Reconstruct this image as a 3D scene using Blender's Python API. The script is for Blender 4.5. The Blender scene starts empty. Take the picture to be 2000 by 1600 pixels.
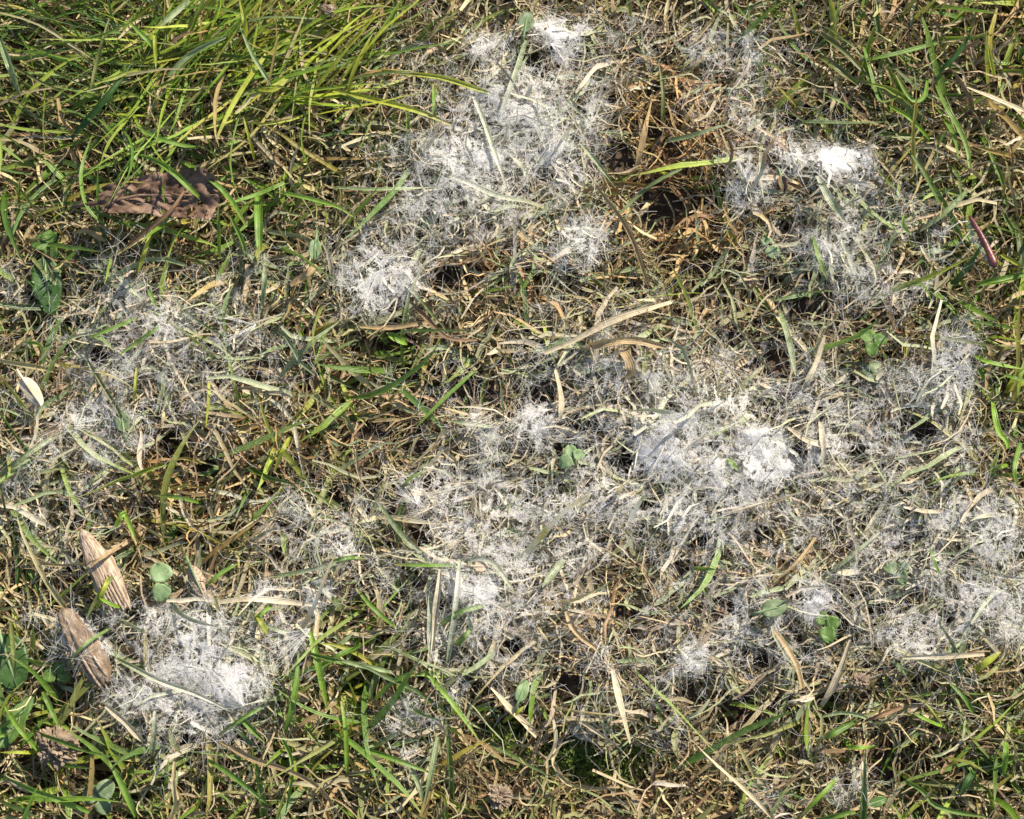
import bpy, math
import numpy as np
from mathutils import Vector

rng = np.random.default_rng(11)
sc = bpy.context.scene
col = sc.collection

# ------------------------------------------------------------------ camera
D, HALF_W, TILT = 0.85, 0.21, math.radians(13)
CZ = 0.008
C = np.array([0.0, -D * math.sin(TILT), CZ + D * math.cos(TILT)])
FWD = np.array([0.0, math.sin(TILT), -math.cos(TILT)])
UPV = np.array([0.0, math.cos(TILT), math.sin(TILT)])
cam_d = bpy.data.cameras.new('camera')
cam_d.sensor_width = 36.0
cam_d.lens = 36.0 * D / (2 * HALF_W)
cam_d.clip_start, cam_d.clip_end = 0.01, 100.0
cam = bpy.data.objects.new('camera', cam_d)
col.objects.link(cam)
cam.location = C
cam.rotation_euler = (TILT, 0, 0)
sc.camera = cam

# ------------------------------------------------------------------ sky and sun
SUN_EL, SUN_AZ = math.radians(40), math.radians(48)      # azimuth measured from +X towards +Y
w = bpy.data.worlds.new('World'); sc.world = w; w.use_nodes = True
nt = w.node_tree
sky = nt.nodes.new('ShaderNodeTexSky'); sky.sky_type = 'NISHITA'; sky.sun_disc = False
sky.sun_elevation = SUN_EL; sky.sun_rotation = math.pi / 2 - SUN_AZ
bg = nt.nodes['Background']; bg.inputs['Strength'].default_value = 0.115
nt.links.new(sky.outputs[0], bg.inputs['Color'])
sd = bpy.data.lights.new('sun', 'SUN'); sd.energy = 5.0; sd.angle = math.radians(0.5); sd.color = (1.0, 0.91, 0.77)
so = bpy.data.objects.new('sun', sd); col.objects.link(so)
sdir = Vector((math.cos(SUN_EL) * math.cos(SUN_AZ), math.cos(SUN_EL) * math.sin(SUN_AZ), math.sin(SUN_EL)))
so.rotation_euler = sdir.to_track_quat('Z', 'Y').to_euler(); so.location = sdir * 3
sc.view_settings.view_transform = 'Standard'
sc.view_settings.look = 'None'
sc.view_settings.exposure = 0.82
sc.view_settings.gamma = 1.0
sc.view_settings.use_curve_mapping = False
sc.cycles.max_bounces = 6
sc.cycles.transparent_max_bounces = 8

# ------------------------------------------------------------------ pixel <-> place
K = HALF_W / D
def at(px, py, z=0.01):
    """photo pixel (2000 x 1600) -> point on the level z"""
    px, py, z = np.broadcast_arrays(np.asarray(px, float), np.asarray(py, float), np.asarray(z, float))
    a = (px - 1000) / 1000 * K; b = -(py - 800) / 1000 * K
    d = FWD + a[..., None] * np.array([1., 0, 0]) + b[..., None] * UPV
    t = (z - C[2]) / d[..., 2]
    return C + d * t[..., None]
def pix(p):
    q = p - C
    dep = q @ FWD
    return 1000 + 1000 * q[..., 0] / dep / K, 800 - 1000 * (q @ UPV) / dep / K
MM = 0.001
PXM = 0.00021            # metres per photo pixel on the ground

# ------------------------------------------------------------------ noise and maps
_T = np.random.default_rng(3).random((8, 256, 256))
def vnoise(x, y, k=0):
    t = _T[k % 8]
    xi = np.floor(x).astype(int); yi = np.floor(y).astype(int)
    fx = x - xi; fy = y - yi
    fx = fx * fx * (3 - 2 * fx); fy = fy * fy * (3 - 2 * fy)
    a = t[yi & 255, xi & 255]; b = t[yi & 255, (xi + 1) & 255]
    c = t[(yi + 1) & 255, xi & 255]; d = t[(yi + 1) & 255, (xi + 1) & 255]
    return (a * (1 - fx) + b * fx) * (1 - fy) + (c * (1 - fx) + d * fx) * fy
def fbm(x, y, k=0, o=3):
    s = 0; a = 1; n = 0
    for i in range(o):
        s = s + a * vnoise(x * 2 ** i + 17.3 * i, y * 2 ** i + 5.1 * i, k + i); n += a; a *= .55
    return s / n
def blobs(px, py, bl, add=False):
    m = np.zeros(np.shape(px))
    for cx, cy, rx, ry, ang, st in bl:
        a = math.radians(ang); ca, sa = math.cos(a), math.sin(a)
        u = ((px - cx) * ca + (py - cy) * sa) / rx; v = (-(px - cx) * sa + (py - cy) * ca) / ry
        g = st * np.exp(-((u * u + v * v) ** 1.5) * 0.9)
        m = m + g if add else np.maximum(m, g)
    return m
# mould coverage: (x, y, rx, ry, angle, strength) in photo pixels, one list for each patch
MOULD = [
 ('spiky white mould web with sharp peaks at the head of the long pale mould drape', [(955,95,45,35,0,.9),(1090,65,62,38,-10,1.0),(1110,110,35,40,0,.7),(1180,110,80,75,0,.42),(1215,70,60,60,0,.42)]),
 ('long pale drape of mould over whitened grass running down to the golden straw mound', [(1010,215,130,95,0,.95),(930,300,125,110,0,.92),(1080,300,110,110,0,.8),(1150,210,60,80,0,.6),(850,390,110,85,0,.75),(1000,385,110,55,0,.55),(800,300,70,60,0,.5),(890,460,120,40,0,.6)]),
 ('bright mould sheet stretched over a hollow below the pale drape', [(750,555,85,75,0,.95),(700,600,70,45,-40,.6),(830,520,75,50,0,.55),(820,590,50,40,0,.4)]),
 ('fluffy mould fringe on the golden straw mound', [(1125,480,70,75,0,.78),(1040,500,60,45,0,.45),(1180,580,60,40,0,.35)]),
 ('grey shaded mould fuzz in the dark furrow', [(1400,110,90,60,20,.5),(1465,120,55,55,0,.62),(1440,180,70,60,30,.42),(1470,250,55,60,0,.55),(1560,260,70,40,0,.4)]),
 ('smooth solid white mould pad lit brightly beside the dark furrow', [(1632,315,66,52,15,1.4),(1540,310,45,50,0,.85),(1660,350,70,30,30,.8),(1760,400,85,55,20,.45)]),
 ('ragged mould ribbon clinging to the brown curled straw', [(1455,370,65,85,-20,.72),(1440,310,45,40,0,.55),(1610,370,45,60,0,.6),(1640,480,50,85,10,.85),(1690,560,120,50,5,.75),(1740,470,60,55,0,.5),(1825,480,30,45,0,.6),(1560,520,60,60,0,.35),(1680,420,40,50,0,.5)]),
 ('thin grey cobweb-like mould with round open holes west of the tan straw', [(270,600,90,60,10,.62),(340,650,75,75,0,.68),(430,600,95,55,0,.6),(455,680,50,60,0,.6),(490,540,60,60,0,.4),(320,730,70,70,0,.55),(415,765,45,45,0,.65),(345,800,60,60,0,.5),(20,560,40,60,0,.5)]),
 ('mould tuft with a bluish centre stretched between dry stems', [(165,820,85,60,0,.8),(110,890,70,50,-30,.6),(245,850,70,70,0,.6),(200,880,80,50,0,.6),(40,955,50,45,0,.65),(130,975,70,60,0,.4),(130,1080,70,60,0,.4),(60,790,70,60,0,.4)]),
 ('dense white mould felt with small dark holes over flattened straw', [(1330,870,140,110,15,1.05),(1290,770,90,65,0,.8),(1490,900,75,75,0,1.2),(1400,960,120,60,10,.85),(1320,1000,150,60,0,.8),(1420,790,90,60,0,.75),(1170,980,90,70,0,.75),(1400,1040,120,50,0,.7),(1330,1100,90,50,0,.5)]),
 ('lacy mould veil with rounded dark holes around the clover sprig', [(1040,840,75,70,0,.85),(960,850,100,60,0,.65),(890,790,60,50,0,.45),(850,960,90,70,0,.72),(830,985,40,60,0,.8),(970,960,130,60,0,.72),(1060,1000,110,70,0,.72),(1120,1090,80,60,0,.8)]),
 ('mould coating on a sheaf of pale parallel blades', [(930,1150,100,85,0,.9),(1000,1090,120,75,0,.82),(870,1110,60,90,0,.7),(870,1230,60,90,0,.72),(960,1280,70,60,0,.55),(1030,1170,70,80,0,.62),(890,1350,50,60,0,.5),(930,1020,110,70,0,.7)]),
 ('streaky pale mould net over combed straw', [(1630,790,130,90,0,.62),(1770,760,120,70,0,.66),(1850,740,50,110,15,.85),(1720,870,150,80,0,.6),(1570,870,80,70,0,.6),(1860,860,70,90,0,.6),(1660,960,130,60,0,.52),(1480,680,130,50,0,.5),(1590,640,90,50,0,.4),(1780,960,90,50,0,.45)]),
 ('broad grey mould veil over crossing stems beside the open green turf', [(1930,1050,110,110,0,.8),(1860,1010,60,60,0,.85),(1920,1180,120,80,0,.78),(1800,1230,140,70,-10,.72),(1700,1240,90,50,0,.5),(1990,1180,60,110,0,.7),(1590,1160,55,40,0,.95),(1510,1200,50,50,0,.7),(1570,1270,50,70,0,.45)]),
 ('triangular mould veil anchored to the wood splinters', [(400,1300,140,110,0,.95),(330,1230,120,70,0,.75),(470,1340,70,70,0,1.05),(350,1390,130,80,0,.8),(260,1350,70,80,0,.65),(560,1240,80,50,-15,.7),(420,1240,130,55,0,.7),(250,1220,70,50,0,.55),(330,1470,60,60,0,.42),(165,1250,75,60,0,.78),(75,1200,50,30,0,.5)]),
 ('fuzzy mould along the mossy bank beside a whitened stem', [(520,1160,55,40,0,.8),(615,1160,45,45,0,.9),(640,1080,80,60,0,.68),(590,1010,60,70,0,.6),(700,1010,80,60,0,.45),(720,1130,70,60,0,.45),(230,1120,40,50,0,.3)]),
 ('small grey mould wisp in the green blades', [(780,1400,45,40,0,.7),(800,1480,45,50,0,.6),(740,1420,40,40,0,.4),(850,1420,60,30,0,.5)]),
 ('small bright mould tuft among brown crossing straw', [(1348,1290,38,32,0,.92),(1280,1330,70,55,0,.52),(1190,1290,80,60,0,.5),(1310,1430,50,60,0,.45),(1210,1390,40,60,0,.5),(1420,1330,60,50,0,.4)]),
 ('faint mould wisp low in the thin straw turf', [(1650,1530,60,60,0,.55),(1500,1550,45,40,0,.5),(1880,1410,60,30,0,.4),(1590,1490,40,40,0,.4)]),
]
ALLM = [b for _, bl in MOULD for b in bl]
WIDE = [(1400,880,560,270,12,.50),(950,290,240,240,0,.46),(960,1110,260,260,0,.48),(1800,1130,280,210,0,.50),(1620,450,220,230,20,.36),(310,700,300,210,0,.42),(380,1300,240,190,0,.40),(760,540,190,130,0,.40),(1450,1220,330,170,0,.40),(1300,1400,260,120,0,.26),(640,1060,200,140,0,.36),(1440,160,130,150,30,.36),(120,960,170,160,0,.34),(1100,100,220,90,0,.36)]
def mould_map(px, py):
    wx = px + 60 * (fbm(px / 55, py / 55, 1) - .5); wy = py + 60 * (fbm(px / 55, py / 55, 4) - .5)
    m = np.maximum(blobs(wx, wy, ALLM), blobs(wx, wy, WIDE) * (.55 + 1.25 * fbm(px / 80, py / 80, 3)))
    return np.clip(m * (.66 + .8 * fbm(px / 40, py / 40, 2)), 0, 1.3)
def coat_map(px, py):
    return np.clip(np.maximum(mould_map(px, py) * .85, blobs(px, py, WIDE) * (.3 + 1.2 * fbm(px / 60, py / 60, 5))), 0, 1)
GREEN = [(330,110,420,210,0,1.1),(560,210,150,120,0,1.2),(60,500,190,260,0,.6),(420,460,300,150,0,.72),(620,680,200,130,0,.6),(100,300,200,110,0,.5),
 (1800,180,300,280,0,.72),(1900,480,170,220,0,.62),(1960,720,90,170,0,.8),(650,1380,300,170,0,.9),(420,1520,420,140,0,.85),(60,1350,150,260,0,.75),(760,1560,220,90,0,.6),
 (1900,1480,200,150,0,.7),(1640,1480,200,120,0,.32),(700,120,160,120,0,.7),(700,330,120,140,0,.65),(60,950,160,160,0,.5),(330,1000,170,120,0,.7),(450,900,180,110,0,.45),(1560,60,180,100,0,.55),(650,1230,130,110,0,.55),(790,690,130,60,0,.4),(1000,620,160,60,0,.25),(1500,640,220,60,0,.2)]
GOLD = [(1370,270,130,170,0,1),(1000,500,130,70,0,1),(1160,1200,150,80,0,.7),(400,900,200,130,0,.5),(1480,1100,160,70,0,.7),(1350,430,160,80,0,.7),(260,780,120,100,0,.3),(560,830,100,120,0,.4),(1150,1270,120,70,0,.5),(900,560,120,60,0,.4)]
HOLLOW = [(1290,410,75,45,0,1),(770,680,75,45,0,.9),(60,240,70,70,0,.7),(190,1490,45,60,0,1),(1140,1530,110,60,0,.8),(1440,1400,90,50,0,.8),(1340,1470,80,60,0,.5),(700,1340,60,50,0,.8),(1510,690,55,40,0,.9),(1130,850,55,40,0,.7),
 (860,760,60,35,0,.6),(130,690,60,50,0,.5),(250,210,60,40,0,.5),(480,1140,70,60,0,.4),(1600,250,60,40,0,.5),(1820,860,55,35,0,.6),(560,1500,70,50,0,.6),(1720,1500,80,50,0,.5),(950,50,60,35,0,.7),(1640,640,50,30,0,.6),(540,970,50,30,0,.6),(1000,1430,80,60,0,.6),(1230,1500,100,60,0,.6),(680,1400,60,60,0,.5),(340,880,30,40,0,.9),(830,1180,40,30,0,.4),(1740,880,45,30,0,.5),(880,720,60,40,0,.6),(1250,900,40,60,30,.5),(1480,210,25,60,-20,.8),(1500,130,25,60,-10,.4)]
RISE = [(480,180,240,130,-20,11),(1000,500,170,80,0,7),(1000,280,160,150,0,5),(1380,300,110,130,0,6),(1340,880,190,110,10,5),(330,640,150,80,0,4),(400,1310,150,100,0,5),(1800,180,260,160,0,4),(940,1140,110,120,0,4),(1840,780,60,140,0,5),(1930,1080,110,150,0,4),(1640,520,120,80,0,4),(1120,690,200,40,0,5),(330,930,150,80,0,4),(1130,1210,120,60,0,4)]
# dark openings through the mat, (x, y, r)
PITS = [(986,877,9),(1022,880,11),(1226,905,20),(815,1041,22),(947,772,24),(1052,779,22),(905,765,16),(1275,990,11),(1242,1036,11),(1557,835,15),(1804,835,23),(1604,600,17),(1557,594,20),(1510,712,30),(1430,663,14),(1524,663,13),(1310,810,13),
 (1468,807,11),(1496,786,15),(1667,887,18),(1555,884,17),(1489,1048,17),(1370,1059,15),(350,860,20),(500,733,15),(518,936,20),(609,929,14),(647,975,20),(402,912,18),(1045,126,15),(1070,343,15),(1189,189,17),(1210,308,28),(874,539,20),(1510,329,15),
 (1395,381,16),(1535,444,15),(1850,1215,15),(1346,1355,20),(1632,1215,18),(1489,1295,18),(1415,1190,20),(1608,1369,20),(1115,1337,22),(1224,1201,14),(259,1278,11),(350,1449,11),(378,1446,11),(259,1204,13),(1290,410,40),(770,675,34),(1100,880,18),
 (860,1180,12),(705,1190,14),(1000,1260,13),(1730,690,18),(1770,1180,12),(1680,1160,14),(1330,1120,14),(1180,1060,11),(930,930,13),(1020,960,10),(820,880,14),(760,830,18),(690,760,18),(560,1020,14),(190,700,20),(130,640,18),(60,700,16),(300,560,12),(1380,520,16),(1330,560,14),(1230,560,12),(1130,1480,40),(1440,1400,34),(1240,1500,30),(700,1345,24),(190,1490,30),(1000,1430,24),(560,1500,20),(1720,1500,22)]
def pit(px, py):
    g = np.zeros(np.shape(px)); wx = px + 14 * (vnoise(px / 18, py / 18, 3) - .5); wy = py + 14 * (vnoise(px / 18, py / 18, 6) - .5)
    for cx, cy, r in PITS: g = np.maximum(g, np.clip(1.6 - np.hypot(wx - cx, (wy - cy) * 1.15) / r, 0, 1))
    return g
def ground_z(x, y):
    px, py = pix(np.stack([x, y, np.zeros_like(x)], -1))
    z = blobs(px, py, RISE, True) * .6 * MM - 7 * MM * blobs(px, py, HOLLOW)
    z = z + (fbm(x * 22, y * 22, 6) - .5) * 9 * MM
    far = np.maximum(np.abs(x), np.abs(y))
    return z * np.clip(1.6 - far * 2, .25, 1)

# ------------------------------------------------------------------ mesh helpers
def new_mesh(name, V, F, attrs=None, smooth=True):
    me = bpy.data.meshes.new(name)
    V = np.asarray(V, np.float32).reshape(-1, 3); F = np.asarray(F, np.int32)
    n = F.shape[1]
    me.vertices.add(len(V)); me.vertices.foreach_set('co', V.ravel())
    me.loops.add(F.size); me.loops.foreach_set('vertex_index', F.ravel())
    me.polygons.add(len(F)); me.polygons.foreach_set('loop_start', np.arange(0, F.size, n, dtype=np.int32))
    for k, a in (attrs or {}).items():
        a = np.asarray(a, np.float32)
        if a.ndim == 2:
            t = me.attributes.new(k, 'FLOAT_COLOR', 'POINT')
            t.data.foreach_set('color', np.concatenate([a, np.ones((len(a), 1), np.float32)], 1).ravel())
        else:
            t = me.attributes.new(k, 'FLOAT', 'POINT'); t.data.foreach_set('value', a)
    me.update(); me.validate()
    if smooth:
        me.polygons.foreach_set('use_smooth', np.ones(len(F), bool))
    return me
def link(name, me, mat, parent=None, label=None, cat=None, group=None, kind=None):
    o = bpy.data.objects.new(name, me); col.objects.link(o)
    if mat: me.materials.append(mat)
    if parent: o.parent = parent
    if label: o['label'] = label
    if cat: o['category'] = cat
    if group: o['group'] = group
    if kind: o['kind'] = kind
    return o
def empty(name, loc, label, cat, group=None):
    o = bpy.data.objects.new(name, None); col.objects.link(o); o.location = loc
    o.empty_display_size = .01
    o['label'] = label; o['category'] = cat
    if group: o['group'] = group
    return o

# ------------------------------------------------------------------ materials
def mat_new(name):
    m = bpy.data.materials.new(name); m.use_nodes = True
    t = m.node_tree; t.nodes.clear()
    return m, t, t.nodes, t.links
def N(t, typ, **kw):
    n = t.nodes.new(typ)
    for k, v in kw.items():
        if k in n.inputs: n.inputs[k].default_value = v
        else: setattr(n, k, v)
    return n
def mathn(t, op, a, b=None, clamp=False):
    n = t.nodes.new('ShaderNodeMath'); n.operation = op; n.use_clamp = clamp
    for i, v in enumerate((a, b)):
        if v is None: continue
        if isinstance(v, (int, float)): n.inputs[i].default_value = v
        else: t.links.new(v, n.inputs[i])
    return n.outputs[0]
def ramp(t, fac, stops):
    n = t.nodes.new('ShaderNodeValToRGB'); e = n.color_ramp.elements
    e[0].position, e[0].color = stops[0][0], (*stops[0][1], 1)
    e[1].position, e[1].color = stops[-1][0], (*stops[-1][1], 1)
    for p, c in stops[1:-1]:
        x = e.new(p); x.color = (*c, 1)
    t.links.new(fac, n.inputs[0]); return n.outputs[0]
def mixc(t, fac, a, b, typ='MIX'):
    n = t.nodes.new('ShaderNodeMix'); n.data_type = 'RGBA'; n.blend_type = typ
    for s, v in ((n.inputs[0], fac), (n.inputs[6], a), (n.inputs[7], b)):
        if isinstance(v, (int, float)): s.default_value = v
        elif isinstance(v, tuple): s.default_value = (*v, 1)
        else: t.links.new(v, s)
    return n.outputs[2]
def noise(t, scale, detail=3, vec=None, rough=.55):
    n = N(t, 'ShaderNodeTexNoise', Scale=scale, Detail=detail, Roughness=rough)
    if vec is None:
        c = t.nodes.new('ShaderNodeNewGeometry'); vec = c.outputs['Position']
    t.links.new(vec, n.inputs['Vector']); return n.outputs['Fac']
def bump(t, h, strength, dist):
    n = N(t, 'ShaderNodeBump', Strength=strength, Distance=dist); t.links.new(h, n.inputs['Height']); return n.outputs[0]

def blade_material(name, rough, trans):
    m, t, ns, L = mat_new(name)
    ac = N(t, 'ShaderNodeAttribute', attribute_name='col'); am = N(t, 'ShaderNodeAttribute', attribute_name='mould')
    au = N(t, 'ShaderNodeAttribute', attribute_name='across')
    fine = noise(t, 420, 3); grain = noise(t, 1700, 2)
    c = mixc(t, .55, ac.outputs['Color'], ramp(t, fine, [(.25, (.45, .42, .40)), (.55, (1, 1, 1)), (.8, (1.35, 1.25, 1.05))]), 'MULTIPLY')
    vein = mathn(t, 'SINE', mathn(t, 'MULTIPLY', au.outputs['Fac'], 14.0))
    c = mixc(t, mathn(t, 'MULTIPLY', mathn(t, 'ADD', vein, 1.0), .11), c, (.03, .03, .015))
    f = mathn(t, 'ADD', mathn(t, 'MULTIPLY', am.outputs['Fac'], 1.25), mathn(t, 'MULTIPLY', mathn(t, 'SUBTRACT', grain, .5), 1.7))
    f = mathn(t, 'ADD', f, mathn(t, 'MULTIPLY', mathn(t, 'SUBTRACT', fine, .5), 1.0))
    f = mathn(t, 'MULTIPLY', mathn(t, 'SUBTRACT', f, .22), 1.5, True)
    f = mathn(t, 'MULTIPLY', f, mathn(t, 'MULTIPLY', am.outputs['Fac'], 1.35, True))
    c = mixc(t, f, c, (.62, .60, .53))
    p = N(t, 'ShaderNodeBsdfPrincipled', Roughness=rough); p.inputs['Specular IOR Level'].default_value = .45
    L.new(c, p.inputs['Base Color'])
    L.new(bump(t, mathn(t, 'ADD', mathn(t, 'MULTIPLY', vein, .5), grain), .35, .0004), p.inputs['Normal'])
    tr = N(t, 'ShaderNodeBsdfTranslucent'); L.new(mixc(t, .5, c, (1.0, .9, .45), 'MULTIPLY'), tr.inputs['Color'])
    mx = N(t, 'ShaderNodeMixShader'); mx.inputs[0].default_value = trans
    o = N(t, 'ShaderNodeOutputMaterial')
    L.new(p.outputs[0], mx.inputs[1]); L.new(tr.outputs[0], mx.inputs[2]); L.new(mx.outputs[0], o.inputs[0])
    return m
M_GREEN = blade_material('green_blade', .38, .38)
M_STRAW = blade_material('dry_blade', .6, .22)

def felt_material(name, gauze):
    m, t, ns, L = mat_new(name)
    n1 = noise(t, 700, 3); n2 = noise(t, 90, 2)
    c = ramp(t, n2, [(.3, (.68, .66, .65)), (.6, (.77, .75, .71)), (.8, (.77, .72, .63))])
    d = N(t, 'ShaderNodeBsdfDiffuse'); L.new(c, d.inputs['Color'])
    L.new(bump(t, n1, .7, .0005), d.inputs['Normal'])
    tr = N(t, 'ShaderNodeBsdfTranslucent'); L.new(c, tr.inputs['Color'])
    mx = N(t, 'ShaderNodeMixShader'); mx.inputs[0].default_value = .35
    o = N(t, 'ShaderNodeOutputMaterial')
    L.new(d.outputs[0], mx.inputs[1]); L.new(tr.outputs[0], mx.inputs[2])
    if not gauze:
        L.new(mx.outputs[0], o.inputs[0]); return m
    # an open gauze of crossing fibres: the film is thin where the mould is thin
    de = N(t, 'ShaderNodeAttribute', attribute_name='dens').outputs['Fac']
    al = None
    for sc_, off in ((430, 0), (800, 4), (1400, 9)):
        nz = noise(t, sc_, 2, None, .5)
        rd = mathn(t, 'MULTIPLY', mathn(t, 'ABSOLUTE', mathn(t, 'SUBTRACT', nz, .5)), 26.0)
        rd = mathn(t, 'SUBTRACT', 1.0, rd, True)
        al = rd if al is None else mathn(t, 'MAXIMUM', al, rd)
    film = mathn(t, 'MULTIPLY', mathn(t, 'SUBTRACT', de, .32), .42, True)
    film = mathn(t, 'ADD', film, mathn(t, 'MULTIPLY', mathn(t, 'SUBTRACT', de, 1.02), 2.0, True), True)
    f = mathn(t, 'ADD', mathn(t, 'MULTIPLY', al, mathn(t, 'ADD', mathn(t, 'MULTIPLY', de, .55), .10)), film, True)
    tp = N(t, 'ShaderNodeBsdfTransparent'); m2 = N(t, 'ShaderNodeMixShader')
    L.new(f, m2.inputs[0]); L.new(tp.outputs[0], m2.inputs[1]); L.new(mx.outputs[0], m2.inputs[2]); L.new(m2.outputs[0], o.inputs[0])
    return m
M_FELT = felt_material('mould_felt', True)
M_THREAD = felt_material('mould_thread', False)


def simple(name, stops, scale, rough=.7, bumpd=.0005, bscale=600, detail=4, stretch=None, spec=.3, trans=0, bstr=.8):
    m, t, ns, L = mat_new(name)
    vec = None
    if stretch:
        tc = N(t, 'ShaderNodeTexCoord'); mp = N(t, 'ShaderNodeMapping'); mp.inputs['Scale'].default_value = stretch
        L.new(tc.outputs['Object'], mp.inputs['Vector']); vec = mp.outputs[0]
    a = noise(t, scale, detail, vec); b = noise(t, bscale, 4, vec)
    c = ramp(t, a, stops)
    p = N(t, 'ShaderNodeBsdfPrincipled', Roughness=rough); p.inputs['Specular IOR Level'].default_value = spec
    L.new(c, p.inputs['Base Color']); L.new(bump(t, b, bstr, bumpd), p.inputs['Normal'])
    o = N(t, 'ShaderNodeOutputMaterial')
    if trans:
        tr = N(t, 'ShaderNodeBsdfTranslucent'); L.new(c, tr.inputs['Color'])
        mx = N(t, 'ShaderNodeMixShader'); mx.inputs[0].default_value = trans
        L.new(p.outputs[0], mx.inputs[1]); L.new(tr.outputs[0], mx.inputs[2]); L.new(mx.outputs[0], o.inputs[0])
    else:
        L.new(p.outputs[0], o.inputs[0])
    return m
M_SOIL = simple('soil', [(.25, (.03, .022, .013)), (.5, (.065, .044, .03)), (.75, (.12, .085, .058))], 130, .9, .0015, 350)
M_CLOD = simple('dry_clod', [(.3, (.12, .085, .055)), (.55, (.24, .18, .12)), (.75, (.37, .29, .205))], 260, .95, .0008, 900)
M_WOOD = simple('splinter_wood', [(.22, (.05, .03, .02)), (.38, (.22, .14, .09)), (.55, (.42, .32, .22)), (.8, (.60, .52, .42))], 60, .75, .0010, 100, 5, (17, 17, 1.1))
M_LEAF = simple('dead_leaf_brown', [(.28, (.05, .028, .018)), (.5, (.125, .074, .046)), (.72, (.23, .15, .095))], 150, .6, .0006, 300, 5)
M_BARK = simple('splinter_bark', [(.25, (.05, .032, .02)), (.45, (.16, .108, .068)), (.65, (.29, .22, .15)), (.82, (.44, .38, .29))], 150, .8, .0010, 260, 5, (2.4, 2.4, 1))
M_STEM = simple('red_stem', [(.3, (.06, .014, .014)), (.55, (.12, .03, .026)), (.8, (.22, .08, .06))], 300, .35, .0003, 900, spec=.5)
M_CLOVER = simple('clover_green', [(.3, (.05, .11, .02)), (.55, (.10, .18, .035)), (.8, (.17, .25, .06))], 160, .45, .0003, 700, trans=.25)
M_CLOVERP = simple('clover_pale', [(.3, (.13, .20, .09)), (.55, (.22, .31, .14)), (.8, (.36, .42, .24))], 160, .5, .0003, 700, trans=.25)
M_DOCK = simple('broad_leaf_green', [(.3, (.03, .065, .016)), (.55, (.06, .12, .03)), (.8, (.10, .17, .05))], 90, .4, .0004, 400, trans=.2)
M_GREY = simple('greyed_leaf', [(.3, (.07, .11, .045)), (.55, (.15, .20, .095)), (.8, (.38, .40, .29))], 220, .6, .0003, 700, trans=.2)
M_SCRAP = simple('pale_dry_leaf', [(.3, (.45, .34, .22)), (.55, (.62, .52, .38)), (.8, (.78, .72, .60))], 140, .6, .0004, 500, trans=.2)
M_MOSS = blade_material('moss_green', .5, .3)

# ------------------------------------------------------------------ ground
def axis(h, fine, n):
    a = np.linspace(-h, h, n); o = h * np.array([1.3, 1.8, 3, 6, 12, 24])
    return np.concatenate([-o[::-1], a, o])
gx, gy = axis(.36, 0, 300), axis(.34, 0, 280)
X, Y = np.meshgrid(gx, gy)
Z = ground_z(X, Y) + (fbm(X * 260, Y * 260, 2) - .5) * 2.6 * MM * (np.maximum(abs(X), abs(Y)) < .4)
ii = np.arange(len(gx) * len(gy)).reshape(len(gy), len(gx))
GF = np.stack([ii[:-1, :-1], ii[:-1, 1:], ii[1:, 1:], ii[1:, :-1]], -1).reshape(-1, 4)
link('ground', new_mesh('ground', np.stack([X, Y, Z], -1), GF), M_SOIL, kind='structure', label='dark crumbly soil under the turf')

# ------------------------------------------------------------------ blades
CAN_H = .002
CX0, CY0, CNX, CNY = -.36, -.34, 361, 341
canopy = np.full((CNY, CNX), -1.0)
def note(P):
    i = np.clip(((P[:, 0] - CX0) / CAN_H).astype(int), 0, CNX - 1); j = np.clip(((P[:, 1] - CY0) / CAN_H).astype(int), 0, CNY - 1)
    np.maximum.at(canopy, (j, i), P[:, 2])

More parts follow.
